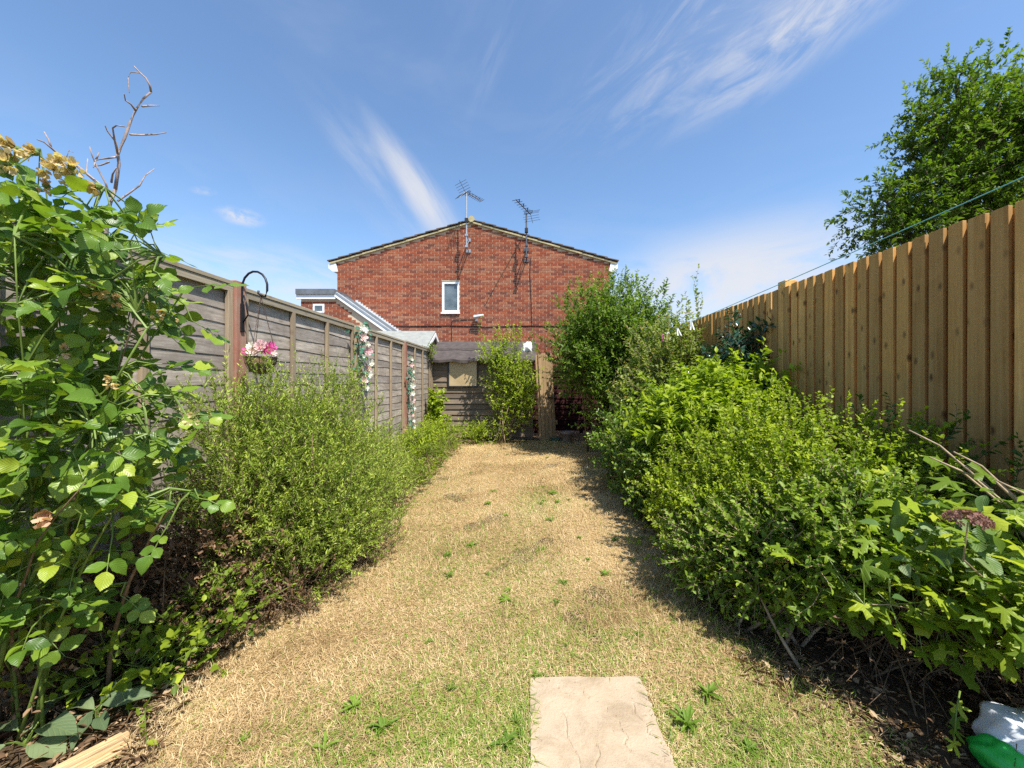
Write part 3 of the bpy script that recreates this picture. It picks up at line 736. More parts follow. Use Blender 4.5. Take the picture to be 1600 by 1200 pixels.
# ------------------------------------------------------------------ extension and neighbour's shed behind the left fence
def extension():
    Yf, Yb = 11.0, 11.985; zt = 3.72; zb = 2.72; xl, xm, xr = -6.45, -5.44, -4.02
    root = thing('house_extension', 'low brick extension with flat top and sloping grey sheet roof against the house', 'extension', (-5.2, 11.5, 0))
    top = lambda x: zt if x < xm else zt + (zb - zt) * (x - xm) / (xr - xm)
    MB().prism([(xl, 0), (xr, 0), (xr, zb - .02), (xm, zt - .02), (xl, zt - .02)], 'y', Yf + 0.009, Yb - 0.03).build('wall', M['mortar'], root)
    hole = (-6.10, -5.78, 3.22, 3.47)
    lay_bricks(root, xl, xr, 1.6, lambda x: top(x) - 0.17, Yf, [hole], (xl, xr, 2.3, 4), 6, 160)
    f = MB(); a, b, c, d = hole; f.box(a, b, Yf - 0.01, Yf + 0.008, c, d); wi = f.build('window', M['upvc'], root)
    MB().box(a + .05, b - .05, Yf - 0.014, Yf - 0.011, c + .05, d - .05).build('pane', M['glass'], wi)
    th = math.atan2(zb - zt, xr - xm); off = lambda x, z, h: (x - math.sin(th) * h, z + math.cos(th) * h)
    MB().prism([(xl - .1, zt + .01), (xm, zt + .01), (xm, zt + .16), (xl - .1, zt + .16)], 'y', Yf - 0.10, Yb).build('roof', M['lead'], root)
    MB().prism([(xl - .1, zt - .12), (xm, zt - .12), (xm, zt + .008), (xl - .1, zt + .008)], 'y', Yf - 0.06, Yf - 0.012).build('fascia', M['upvc'], root)
    A, B = (xm + .002, zt + .03), (xr + .15, zb - .07)
    MB().prism([A, B, off(*B, .05), off(*A, .05)], 'y', Yf - 0.08, Yb).build('sloping_roof', M['poly'], root)
    MB().prism([off(*A, -.075), off(*B, -.075), off(*B, -.005), off(*A, -.005)], 'y', Yf - 0.07, Yf - 0.02).build('barge_board', M['upvc'], root)
    for k in range(4):
        y = Yf - 0.06 + k * 0.30
        MB().prism([off(*A, .052), off(*B, .052), off(*B, .068), off(*A, .068)], 'y', y, y + 0.028).build('glazing_bar', M['flash'] if k == 0 else M['lead'], root)
    n = 18
    for k in range(n):                         # stepped flashing let into the brick courses
        x = xm + .12 + (xr - xm) * k / n; z = top(x)
        MB().box(x, x + (xr - xm) / n - 0.004, Yb - 0.010, Yb + 0.009, z - 0.02, z + 0.15).build('flashing_step', M['flash'], root)
extension()

def neighbour_shed():
    root = thing('garden_shed', 'low shed with grey felt roof and white gable boards behind the grey fence', 'shed', (-3.5, 10, 0))
    xl, xr = -5.2, -2.36; yr = 10.0; zr = 2.52; ze = 1.98
    MB().prism([(9.05, 0), (10.95, 0), (10.95, ze), (yr, zr - .03), (9.05, ze)], 'x', xl, xr - 0.06).build('wall', M['shed_board'], root)
    for s in (-1, 1):
        MB().prism([(yr, zr), (yr + s * 1.05, ze - .03), (yr + s * 1.05, ze + .01), (yr, zr + .045)], 'x', xl - .05, xr + .005).build('roof', M['felt_grey'], root)
        MB().prism([(yr, zr - .10), (yr + s * 1.05, ze - .13), (yr + s * 1.05, ze - .04), (yr, zr - .005)], 'x', xr - 0.035, xr + .012).build('gable_board', M['white'], root)
neighbour_shed()

# ------------------------------------------------------------------ the old shed at the end of the garden
def shed():
    Y = 8.25; xl, xr = -2.03, 0.13; ze = 1.73; yr = 9.35; zr = 2.22
    root = thing('wooden_shed', 'weathered grey timber shed with brown felt roof at the end of the lawn', 'shed', ((xl + xr) / 2, Y + 1, 0))
    MB().prism([(Y + .03, 0.0), (10.4, 0), (10.4, ze), (yr, zr - .03), (Y + .03, ze)], 'x', xl + .02, xr - .02).build('frame', M['shed_board'], root)
    z = 0.06; i = 0
    while z < ze - 0.02:
        h = 0.125; t = random.uniform(-.004, .004)
        MB().prism([(Y - 0.012 + t, z), (Y + .026, z), (Y + .026, min(z + h, ze - .004)), (Y + 0.012, min(z + h, ze - .004))], 'x', xl + random.uniform(-.004, .004), xr + random.uniform(-.004, .004)).build('board', M['shed_board'], root)
        z += h - 0.006; i += 1
    for x in (xl - .012, xr - .03): MB().box(x, x + .045, Y - 0.03, Y + .03, 0.02, ze).build('corner_post', M['shed_board'], root)
    a, b = at(702, 603, Y - .02), at(745, 564, Y - .02); t = 0.028
    f = MB(); f.box(a.x - t, b.x + t, Y - .045, Y - .013, a.z - t, a.z); f.box(a.x - t, b.x + t, Y - .045, Y - .013, b.z, b.z + t)
    f.box(a.x - t, a.x, Y - .043, Y - .013, a.z, b.z); f.box(b.x, b.x + t, Y - .043, Y - .013, a.z, b.z)
    wi = f.build('window', M['black'], root)
    MB().box(a.x, b.x, Y - .030, Y - .016, a.z, b.z).build('pane', M['tan_pane'], wi)
    # felt roof with a sagging ragged eave
    for s, y1 in ((-1, Y - .16), (1, 10.55)):
        n = 16; V = []; Fc = []
        for k in range(n + 1):
            x = xl - .10 + (xr - xl + .2) * k / n
            sag = 0.012 * math.sin(k * 1.9) + 0.01 * math.sin(k * 4.7); e = 0.03 * math.sin(k * 2.3) if s < 0 else 0
            for (y, zz) in ((yr, zr), ((yr + y1) / 2, (zr + ze) / 2 + sag), (y1 + e, ze - .02 + sag), (y1 + e, ze - .075 + sag * 1.5), (yr, zr - .03)): V.append((x, y, zz))
        for k in range(n):
            for j in range(5):
                j2 = (j + 1) % 5; Fc.append((k*5+j, k*5+j2, (k+1)*5+j2, (k+1)*5+j))
        Fc += [(4, 3, 2, 1, 0), tuple(n*5 + q for q in range(5))]
        me = bpy.data.meshes.new('roof'); me.from_pydata(V, [], Fc); me.update(); link('roof', me, M['felt_dark'], root)
    # felt strip lap
    MB().prism([(Y + .40, 1.975), (Y + .42, 1.985), (Y + .42, 1.998), (Y + .40, 1.988)], 'x', xl - .09, xr + .08).build('felt_lap', M['felt_dark'], root)
shed()

def crumpled(name, label, cat, c, r, mt, seed, squash=1.0, parent=None, nlat=12, nlon=20, amp=0.3):
    rr = np.random.default_rng(seed); ph = rr.uniform(0, 6.28, 12); fr = rr.uniform(2, 7, 12)
    V = []; Fc = []
    for i in range(nlat + 1):
        th = math.pi * i / nlat
        for j in range(nlon):
            p = 2 * math.pi * j / nlon; d = np.array([math.sin(th) * math.cos(p), math.sin(th) * math.sin(p), math.cos(th)])
            k = 1 + amp * (abs(math.sin(d[0] * fr[0] + ph[0] + d[1] * 2)) - .5) + amp * .7 * (abs(math.sin(d[1] * fr[1] + ph[1] + d[2] * 3)) - .5) + amp * .5 * math.sin(d[2] * fr[2] + ph[2] + d[0] * 5)
            q = d * np.array(r) * k; V.append((c[0] + q[0], c[1] + q[1], max(c[2] + q[2] * squash, 0.003)))
    for i in range(nlat):
        for j in range(nlon):
            j2 = (j + 1) % nlon; Fc.append((i*nlon+j, (i+1)*nlon+j, (i+1)*nlon+j2, i*nlon+j2))
    me = bpy.data.meshes.new(name); me.from_pydata(V, [], Fc); me.update()
    o = link(name, me, mt, parent, smooth=True)
    if label: tag(o, label, cat)
    return o
crumpled('plastic_sheet', 'crumpled white plastic sheet on the right end of the shed roof', 'plastic sheet', at(824, 547, 8.75), (0.11, 0.22, 0.16), M['white'], 4)

# ------------------------------------------------------------------ right fence: overlapping upright boards
def right_fence():
    root = thing('board_fence', 'tall new pine fence of overlapping upright boards', 'fence', (2.45, 4.2, 0))
    y = 0.2; r = np.random.default_rng(5); X = 2.42; Ypost = 3.60; i = 0
    while y < 8.9:
        if abs(y - Ypost) < 0.06:
            y = Ypost + 0.062; continue
        p = r.uniform(0.097, 0.103); w = p - r.uniform(0.017, 0.024); zt = 2.13 + r.uniform(-0.006, 0.006); lean = r.uniform(-.003, .003); out = r.uniform(-.002, .002)
        MB().hexa([(X - .026 + out, y, .16), (X - .003, y, .16), (X - .003, y + w, .16), (X - .026 + out, y + w, .16),
                   (X - .026 + out, y + lean, zt), (X - .003, y + lean, zt), (X - .003, y + w + lean - .004, zt), (X - .026 + out, y + w + lean - .004, zt - .004)]).build('board', M['right_board'], root, bevel=0.002)
        # the narrower board behind closes the gap; a few are short and let the sky through
        zb = zt - (0.20 if i in (34, 41, 46) else r.uniform(0.004, 0.016))
        if abs(y + w - Ypost) > 0.09: MB().box(X + .008, X + .022, y + w - .022, y + p + .024, .16, zb).build('back_board', M['right_board'], root)
        y += p; i += 1
    for yp in (0.1, 1.85, Ypost, 5.4, 7.2, 8.95):
        if yp == Ypost: MB().box(X - .025, X + .085, yp - .05, yp + .055, 0, 2.19).build('post', M['right_board'], root, bevel=0.006)
        else: MB().box(X + .062, X + .162, yp - .05, yp + .05, 0, 2.10).build('post', M['right_board'], root)
    for z in (0.45, 1.1, 1.8):
        for ya, yb in ((0.1, Ypost - .052), (Ypost + .057, 8.95)):
            MB().prism([(X + .024, z - .04), (X + .060, z), (X + .024, z + .04)], 'y', ya, yb).build('rail', M['right_board'], root)
    MB().box(X - .004, X + .03, 0.1, 8.95, 0.0, 0.155).build('gravel_board', M['right_board'], root)
right_fence()

# ------------------------------------------------------------------ left fence: grey lap panels between posts
def left_fence():
    root = thing('panel_fence', 'weathered grey lap panel fence with wooden posts and capping', 'fence', (-2.06, 3.6, 0))
    X = -2.06; posts = [-1.12, 0.80, 2.72, 4.60, 6.46, 8.20]; r = np.random.default_rng(9)
    for k, yp in enumerate(posts):
        red = k in (2, 4)
        MB().box(X - .05, X + .045, yp - .05, yp + .05, 0, 1.955 if k == 2 else 1.90).build('post', M['red_post' if red else 'left_frame'], root, bevel=0.004)
    for k in range(len(posts) - 1):
        a, b = posts[k] + .053, posts[k + 1] - .053
        top = 1.925 + r.uniform(-.012, .012)
        pn = MB().box(X - .045, X + .030, a, b, top - .016, top + .012).build('panel', M['left_rail'], root, bevel=0.003)       # its capping rail
        MB().box(X - .002, X + .024, a, b, top - .062, top - .018).build('rail', M['left_rail'], pn)
        MB().box(X - .002, X + .024, a, b, 0.06, 0.10).build('rail', M['left_rail'], pn)
        z = 0.04; n = 0
        while z < top - .03:
            h = r.uniform(0.096, 0.116); zt = min(z + h + .018, top - .02)
            # waney lap: lower edge proud and wavy
            m = 7; V = []; Fc = []
            for q in range(m + 1):
                y = a + (b - a) * q / m; w = 0.007 * math.sin(q * 1.3 + n * 2.1) + r.uniform(-.004, .004)
                V += [(X - .014, y, z + w), (X - .006, y, z + w), (X - .0125, y, zt), (X - .019, y, zt)]
            for q in range(m):
                for j in range(4):
                    j2 = (j + 1) % 4; Fc.append((q*4+j, (q+1)*4+j, (q+1)*4+j2, q*4+j2))
            Fc += [(0, 1, 2, 3), tuple(m*4 + j for j in (3, 2, 1, 0))]
            me = bpy.data.meshes.new('slat'); me.from_pydata(V, [], Fc); me.update(); link('slat', me, M['left_slat'], pn)
            z += h; n += 1
        for t in (0.0, 1/3, 2/3, 1.0):
            y = a + .022 + (b - a - .044) * t
            MB().box(X + .0005, X + .026, y - .021, y + .021, 0.10, top - .063).build('batten', M['left_frame'], pn, bevel=0.002)
left_fence()

# ------------------------------------------------------------------ red fence, shade put into its colour, and the gate at the back right
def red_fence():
    root = thing('red_fence', 'red board fence under the big bush, its colour darkened for shade', 'fence', (1.3, 9.3, 0))
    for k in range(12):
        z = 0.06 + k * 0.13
        MB().prism([(9.28, z), (9.31, z), (9.31, z + .135), (9.30, z + .135)], 'x', 0.15, 2.38).build('board', M['shaded_red_board'], root)
    for x in (0.2, 1.3, 2.3): MB().box(x, x + .08, 9.312, 9.39, 0, 1.68).build('post', M['shaded_red_board'], root)
red_fence()
def gate():
    Y = 7.9; root = thing('garden_gate', 'narrow weathered timber gate of upright boards standing ajar beside the shed', 'gate', (0.4, Y, 0))
    tilt = -0.045; x0 = (836 - VX) / F * Y
    def sk(x, z): return x + 0.09 * (1.84 - z) / 1.84
    n = 4; w = 0.076
    for k in range(n):
        a = x0 + 0.06 + k * w * 0.98; b = a + w * 0.95; zt = 1.83 + random.uniform(-.03, .02); ya = Y + 0.03 * k
        MB().hexa([(sk(a, .02), ya, .02), (sk(b, .02), ya + .02, .02), (sk(b, .02), ya + .045, .02), (sk(a, .02), ya + .025, .02),
                   (sk(a, zt), ya, zt), (sk(b, zt), ya + .02, zt), (sk(b, zt), ya + .045, zt), (sk(a, zt), ya + .025, zt)]).build('board', M['gate'], root, bevel=0.003)
    MB().hexa([(sk(x0, .0), Y + .02, 0), (sk(x0 + .052, 0), Y + .03, 0), (sk(x0 + .052, 0), Y + .13, 0), (sk(x0, 0), Y + .12, 0),
               (sk(x0, 1.8), Y + .02, 1.8), (sk(x0 + .052, 1.8), Y + .03, 1.8), (sk(x0 + .052, 1.8), Y + .13, 1.8), (sk(x0, 1.8), Y + .12, 1.8)]).build('gate_post', M['gate'], root)
    z = 0.92; e = sk(x0 + .06 + n * w * .98, z)
    MB().box(e - 0.14, e + 0.05, Y + .045, Y + .078, z - .02, z + .02).build('latch', M['black'], root, bevel=0.004)
    for zz in (0.35, 1.45): MB().hexa([(sk(x0 + .06, zz), Y + .05, zz), (sk(x0 + .40, zz), Y + .15, zz), (sk(x0 + .40, zz), Y + .18, zz), (sk(x0 + .06, zz), Y + .08, zz),
               (sk(x0 + .06, zz), Y + .05, zz + .09), (sk(x0 + .40, zz), Y + .15, zz + .09), (sk(x0 + .40, zz), Y + .18, zz + .09), (sk(x0 + .06, zz), Y + .08, zz + .09)]).build('rail', M['gate'], root)
gate()

def flower_pot():
    p = gnd(886, 692); root = thing('flower_pot', 'empty taupe plastic flower pot on the ground beside the gate', 'flower pot', (p.x, p.y, 0))
    MB().lathe([(0.0, 0.005), (0.085, 0.005), (0.09, 0.02), (0.115, 0.185), (0.135, 0.187), (0.138, 0.232), (0.126, 0.234), (0.12, 0.20), (0.0, 0.19)], (p.x, p.y, 0.0), 24).build('body', M['pot'], root, smooth=True)
    MB().lathe([(0.119, 0.0), (0.06, 0.012), (0.0, 0.008)], (p.x, p.y, 0.196), 14, 0.05).build('soil', M['soil_in_pot'], root)
flower_pot()
def hose():
    p = gnd(868, 692); mb = MB(); pts = []
    for i in range(90):
        t = i / 89; a = t * 6 * math.pi; r = 0.10 + 0.02 * math.sin(t * 17)
        pts.append((p.x + 0.02 + r * math.cos(a), p.y + 0.12 + r * math.sin(a), 0.015 + 0.06 * t + 0.03 * max(0, math.sin(a * .5))))
    mb.tube(pts, 0.011, 6); tag(mb.build('garden_hose', M['hose'], smooth=True), 'dark green garden hose coiled behind the taupe pot', 'hose')
hose()

# ------------------------------------------------------------------ paving slab
def slab():
    x0, x1, y0, y1 = SLAB; n = 30; V = []; Fc = []; r = np.random.default_rng(3)
    ex = [r.normal(0, .003) for _ in range(n + 1)]; ex2 = [r.normal(0, .004) for _ in range(n + 1)]
    cr = [((0.10, 1.58), (0.16, 1.50)), ((0.20, 1.57), (0.24, 1.49)), ((0.30, 1.45), (0.345, 1.36)), ((0.345, 1.36), (0.34, 1.28)), ((0.40, 1.47), (0.43, 1.35)), ((0.43, 1.35), (0.47, 1.30)), ((0.13, 1.43), (0.17, 1.22)), ((0.24, 1.30), (0.22, 1.18))]
    def h(x, y):
        z = 0.022 + 0.0025 * math.sin(x * 19 + y * 7) + 0.002 * math.sin(y * 31 - x * 11)
        for (a, b) in cr:
            ax, ay = a; bx, by = b; t = max(0, min(1, ((x - ax) * (bx - ax) + (y - ay) * (by - ay)) / ((bx - ax) ** 2 + (by - ay) ** 2)))
            wob = 0.008 * math.sin(t * 9 + ax * 50)
            d = math.hypot(x - ax - t * (bx - ax) - wob, y - ay - t * (by - ay)); z -= 0.0045 * max(0, 1 - d / 0.0045)
            if t > 0 and t < 1 and x > ax + t * (bx - ax) + wob: z -= 0.0012 * max(0, 1 - d / 0.06)
        return z
    n = 150
    wl = np.convolve(r.normal(0, .012, n + 12), np.ones(9) / 9, 'same'); wr = np.convolve(r.normal(0, .013, n + 12), np.ones(9) / 9, 'same')
    for i in range(n + 1):
        for j in range(n + 1):
            u, v = i / n, j / n; x = x0 + (x1 - x0) * u; y = y0 + (y1 - y0) * v
            if i == 0: x += wl[j]
            if i == n: x += wr[j]
            e = min(i, n - i, j, n - j); V.append((x, y, h(x, y) - (0.004 if e == 0 else 0)))
    for i in range(n):
        for j in range(n):
            a = i * (n + 1) + j; Fc.append((a, a + n + 1, a + n + 2, a + 1))
    ring = [i * (n + 1) for i in range(n + 1)] + [n * (n + 1) + j for j in range(1, n + 1)] + [i * (n + 1) + n for i in range(n - 1, -1, -1)] + [j for j in range(n - 1, 0, -1)]
    b = len(V); V += [(V[k][0], V[k][1], -0.01) for k in ring]
    for k in range(len(ring)): k2 = (k + 1) % len(ring); Fc.append((ring[k], b + k, b + k2, ring[k2]))
    me = bpy.data.meshes.new('paving_slab'); me.from_pydata(V, [], Fc); me.update()
    tag(link('paving_slab', me, M['slab']), 'pale buff stone paving slab set in the near lawn', 'paving slab')
slab()

# ------------------------------------------------------------------ tree beyond the right fence
def tree():
    c = Vector((10.6, 9.2, 0))
    blobs = [(8.75, 9.0, 5.2, 0.85, 0.9, 0.75), (9.6, 9.0, 5.6, 1.25, 1.2, 1.1), (9.65, 9.0, 7.1, 0.8, 0.8, 0.85), (10.9, 9.0, 6.8, 1.6, 1.6, 1.6), (10.1, 9.0, 8.15, 0.42, 0.5, 0.5), (12.1, 9.0, 7.5, 1.5, 1.5, 1.2), (12.4, 9.0, 5.8, 1.9, 1.8, 1.8), (10.6, 8.5, 4.8, 1.5, 1.3, 1.1), (8.5, 8.8, 4.5, 0.6, 0.7, 0.5)]
    root = shrub('leafy_tree', 'tall leafy green tree standing beyond the pine fence', 'tree', (c.x, c.y, 1), blobs, 3900, 0.36, 16, 0.125, 0.058,
          [(0.0, (0.045, 0.095, 0.011)), (0.5, (0.10, 0.175, 0.017)), (1.0, (0.21, 0.285, 0.028))], T_kite(), 301, shell=0.7, rough=0.30, up=0.05, outw=0.7, jit=0.9, spread=0.8,
          n_stem=0, xlim=(-99, 99), trans=0.38, twig_r=0.004, bend=0.3, leaf_name='crown', stem_mat='bark', face=(0.8, 0.3, 0.55),
          extra=[(9.95, 9.0, 8.4, -.05, 0, 1, 0.8), (9.9, 9.0, 8.3, -.7, 0, .6, 0.8), (10.2, 9.0, 8.4, .3, 0, 1, 0.7), (9.1, 9, 7.5, -.3, 0, 1, 0.8), (9.2, 9, 7.5, .4, 0, 1, 0.6), (8.0, 8.8, 5.3, -1, 0, .4, .5), (8.6, 9, 6.0, -.8, 0, .5, .5), (8.1, 8.8, 4.6, -1, 0, .2, .5), (9.0, 9, 6.9, -1, 0, .3, .4)])
    t = MB(); t.tube([(c.x, c.y, 0), (c.x + .05, c.y, 1.4), (c.x - .05, c.y + .05, 3.0), (c.x + .1, c.y, 4.6), (c.x + .2, c.y, 7.6)], [.26, .2, .17, .11, .04], 10)
    for b in blobs:
        e = Vector(b[:3]); s = Vector((c.x, c.y, min(2.4 + 0.3 * b[2], b[2] - 0.5))); mid = s.lerp(e, 0.5) + Vector((0, 0, 0.25))
        t.tube([s, mid, e, e + (e - s).normalized() * b[3] * 0.6], [.09, .065, .04, .015], 7)
        for k in range(4):
            d = Vector((random.uniform(-1, 1), random.uniform(-1, 1), random.uniform(-.2, 1))).normalized()
            t.tube([mid.lerp(e, .4 + .15 * k), e + d * b[3] * .45, e + d * b[3] * .85], [.03, .018, .008], 5)
    t.build('trunk', M['bark'], root, smooth=True)
tree()

# ------------------------------------------------------------------ big bush at the back right, with its neighbours
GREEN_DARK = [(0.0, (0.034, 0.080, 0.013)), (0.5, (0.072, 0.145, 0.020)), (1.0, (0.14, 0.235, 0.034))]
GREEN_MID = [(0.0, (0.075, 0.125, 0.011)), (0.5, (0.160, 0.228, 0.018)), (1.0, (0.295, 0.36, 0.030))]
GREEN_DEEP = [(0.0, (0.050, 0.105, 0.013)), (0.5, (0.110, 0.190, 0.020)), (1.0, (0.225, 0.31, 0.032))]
GREEN_COOL = [(0.0, (0.078, 0.145, 0.018)), (0.5, (0.160, 0.245, 0.028)), (1.0, (0.275, 0.36, 0.042))]
GREEN_LIME = [(0.0, (0.125, 0.190, 0.011)), (0.5, (0.235, 0.320, 0.016)), (1.0, (0.39, 0.46, 0.030))]
GREEN_YELLOW = [(0.0, (0.12, 0.175, 0.024)), (0.4, (0.215, 0.30, 0.038)), (0.75, (0.35, 0.43, 0.060)), (1.0, (0.48, 0.52, 0.10))]
GREEN_OLIVE = [(0.0, (0.09, 0.13, 0.022)), (0.5, (0.19, 0.25, 0.04)), (0.85, (0.32, 0.35, 0.075)), (1.0, (0.40, 0.25, 0.10))]
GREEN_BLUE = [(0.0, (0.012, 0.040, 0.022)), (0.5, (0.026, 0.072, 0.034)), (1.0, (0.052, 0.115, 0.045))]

def shoots(n, x0, x1, y0, y1, z0, z1, ln, seed):
    r = np.random.default_rng(seed)
    return [(r.uniform(x0, x1), r.uniform(y0, y1), r.uniform(z0, z1), r.normal(0, .14), r.normal(0, .14), 1, ln * r.uniform(.6, 1.3)) for _ in range(n)]

shrub('evergreen_bush', 'largest rounded dark green bush in front of the house wall', 'bush', (1.45, 7.0, 1.2),
      [(1.36, 6.55, 1.75, 0.90, 0.80, 0.95), (1.72, 6.7, 2.0, 0.80, 0.8, 0.82), (1.02, 6.45, 1.60, 0.50, 0.55, 0.55), (1.60, 6.2, 0.85, 0.50, 0.55, 0.75), (2.02, 6.6, 1.3, 0.45, 0.8, 1.2), (1.55, 8.1, 1.9, 0.75, 0.55, 0.8)],  # last lobe added behind, mostly hidden, to cast shade on the red fence
      5000, 0.25, 12, 0.064, 0.033, GREEN_DEEP, T_oval(), 41, shell=0.6, rough=0.30, up=0.55, outw=0.7, n_stem=26, stem_r=0.018, face=(0.75, 0.35, 0.55), zmin=0.08,
      extra=shoots(34, 0.6, 2.2, 6.5, 7.1, 2.45, 2.85, 0.34, 4) + shoots(10, 0.6, 0.9, 6.4, 6.9, 1.9, 2.1, 0.3, 5))
shrub('olive_bush', 'pale olive bush with browning twigs beside the fence and washing line', 'bush', (1.95, 5.2, 0.5),
      [(1.85, 5.2, 1.45, 0.42, 0.5, 0.62), (1.65, 5.1, 0.95, 0.42, 0.5, 0.5), (2.1, 5.3, 1.0, 0.3, 0.5, 0.9)], 1500, 0.22, 12, 0.050, 0.030, GREEN_OLIVE, T_oval(), 42, shell=0.75, up=0.7, n_stem=22, stem_r=0.011, stem_mat='stem_pale',
      extra=shoots(12, 1.55, 2.25, 5.0, 5.4, 1.75, 2.05, 0.34, 6) + [(2.30, 5.25, 1.9, .03, 0, 1, .55), (2.32, 5.2, 2.25, .05, 0, 1, .6), (2.36, 5.3, 2.1, -.12, 0, 1, .62), (2.25, 5.25, 2.1, -.2, 0, 1, .4), (2.3, 5.2, 2.0, .3, 0, 1, .5)])
shrub('arching_bush', 'mid green arching bush at the lawn edge below the olive bush', 'bush', (1.45, 4.2, 0.8),
      [(1.42, 4.1, 0.42, 0.48, 0.70, 0.48), (1.75, 4.0, 0.55, 0.5, 0.8, 0.52), (1.22, 3.55, 0.33, 0.28, 0.45, 0.34), (1.45, 4.9, 0.5, 0.45, 0.5, 0.5)], 2800, 0.20, 11, 0.058, 0.031, GREEN_DEEP, T_oval(), 43, shell=0.55, rough=0.30, up=0.4, n_stem=16, leaf_rough=0.36, spec=0.4, trans=0.3)
shrub('lime_climber', 'bright lime leafy climber sprawling over the bushes by the post', 'climber', (1.85, 3.7, 0.6),
      [(1.70, 3.75, 1.00, 0.40, 0.45, 0.24), (2.0, 3.65, 1.1, 0.30, 0.45, 0.28), (1.4, 3.6, 0.84, 0.34, 0.4, 0.18), (1.65, 3.2, 0.80, 0.35, 0.35, 0.2)], 760, 0.24, 9, 0.095, 0.042, GREEN_LIME, T_leaf([0.02, .32, .48, .46, .34, .17, .0], 0.22, 0.2), 44, shell=0.7, up=0.3, outw=0.9, n_stem=14, stem_mat='stem_green', trans=0.42, twig_r=0.002,
      extra=[(2.15, 3.6, 1.2, .5, -.5, .35, .45), (1.9, 3.6, 1.22, .6, -.2, .4, .45), (2.05, 3.5, 1.1, .3, -.8, .2, .4)])
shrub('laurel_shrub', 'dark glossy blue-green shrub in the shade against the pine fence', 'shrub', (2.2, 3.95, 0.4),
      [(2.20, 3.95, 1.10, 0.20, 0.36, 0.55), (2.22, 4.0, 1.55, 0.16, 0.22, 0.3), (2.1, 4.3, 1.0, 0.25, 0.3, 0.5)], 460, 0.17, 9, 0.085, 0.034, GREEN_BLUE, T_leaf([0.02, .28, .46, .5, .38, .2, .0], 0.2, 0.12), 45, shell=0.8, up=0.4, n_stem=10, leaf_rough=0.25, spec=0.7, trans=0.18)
shrub('small_leaved_bush', 'large bright green small-leaved bush spilling over the lawn edge', 'bush', (1.6, 2.55, 1.0),
      [(1.42, 2.5, 0.46, 0.46, 0.50, 0.46), (1.78, 2.65, 0.60, 0.46, 0.52, 0.42), (1.2, 2.3, 0.34, 0.30, 0.35, 0.34), (1.55, 2.05, 0.50, 0.38, 0.35, 0.40), (1.95, 2.15, 0.55, 0.35, 0.4, 0.40), (1.15, 2.75, 0.3, 0.25, 0.4, 0.32)], 4200, 0.14, 17, 0.028, 0.017, GREEN_LIME, T_oval(), 46, shell=0.5, rough=0.30, up=0.5, outw=0.6, n_stem=20, leaf_rough=0.45, trans=0.34, twig_r=0.0011,
      extra=shoots(40, 1.2, 2.2, 1.95, 2.9, 0.85, 1.02, 0.19, 7))
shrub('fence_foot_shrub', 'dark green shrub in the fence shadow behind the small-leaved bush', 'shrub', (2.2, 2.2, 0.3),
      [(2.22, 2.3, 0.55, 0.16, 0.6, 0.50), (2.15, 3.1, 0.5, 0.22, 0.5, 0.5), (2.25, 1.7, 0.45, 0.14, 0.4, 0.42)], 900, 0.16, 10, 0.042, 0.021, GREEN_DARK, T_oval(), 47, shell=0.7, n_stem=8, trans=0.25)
shrub('trailing_bush', 'bluish-leaved bush trailing low at the near lawn edge on the right', 'bush', (1.3, 1.95, 0.4),
      [(1.22, 2.0, 0.34, 0.25, 0.26, 0.26), (1.5, 1.82, 0.50, 0.33, 0.26, 0.26), (1.08, 2.2, 0.26, 0.2, 0.28, 0.22)], 1500, 0.15, 13, 0.034, 0.020, GREEN_COOL, T_oval(), 48, shell=0.6, up=0.3, n_stem=18, stem_mat='stem_pale', trans=0.3)

# ------------------------------------------------------------------ left side bushes
shrub('feathery_bush', 'big feathery yellow-green bush between the rose and the grey fence', 'bush', (-1.45, 2.75, 1.0),
      [(-1.48, 2.55, 0.64, 0.42, 0.52, 0.50), (-1.62, 3.10, 0.62, 0.36, 0.5, 0.44), (-1.26, 2.75, 0.36, 0.32, 0.45, 0.36), (-1.62, 2.3, 0.78, 0.30, 0.42, 0.42), (-1.55, 3.55, 0.40, 0.34, 0.42, 0.36), (-1.40, 2.15, 0.50, 0.33, 0.32, 0.36), (-1.24, 2.35, 0.30, 0.26, 0.35, 0.30)], 6000, 0.16, 20, 0.029, 0.0078, GREEN_YELLOW, T_kite(), 51, shell=0.5, up=0.75, outw=0.5, jit=0.55, spread=0.7, n_stem=26, stem_r=0.007, leaf_rough=0.5, trans=0.32, twig_r=0.0011, rough=0.32,
      extra=shoots(110, -1.9, -1.3, 2.1, 3.6, 0.90, 1.18, 0.30, 8))
shrub('low_feathery_bush', 'lower yellow-green bush beyond the big feathery one', 'bush', (-1.5, 4.5, 0.6),
      [(-1.72, 4.3, 0.24, 0.24, 0.38, 0.24), (-1.78, 5.0, 0.20, 0.18, 0.40, 0.20), (-1.58, 4.7, 0.10, 0.22, 0.45, 0.12)], 800, 0.17, 13, 0.040, 0.009, GREEN_YELLOW, T_kite(), 52, shell=0.6, up=0.8, outw=0.5, n_stem=14, trans=0.3)
shrub('border_perennials', 'mixed leafy perennials at the fence foot near the shed', 'plants', (-1.65, 6.2, 0.6),
      [(-1.72, 5.8, 0.18, 0.24, 0.4, 0.2), (-1.74, 6.6, 0.20, 0.24, 0.4, 0.24), (-1.66, 7.3, 0.20, 0.32, 0.3, 0.24), (-1.0, 7.65, 0.14, 0.5, 0.22, 0.18)], 620, 0.22, 9, 0.085, 0.018, GREEN_LIME, T_kite(), 53, shell=0.8, up=0.8, outw=0.5, n_stem=6, trans=0.35)
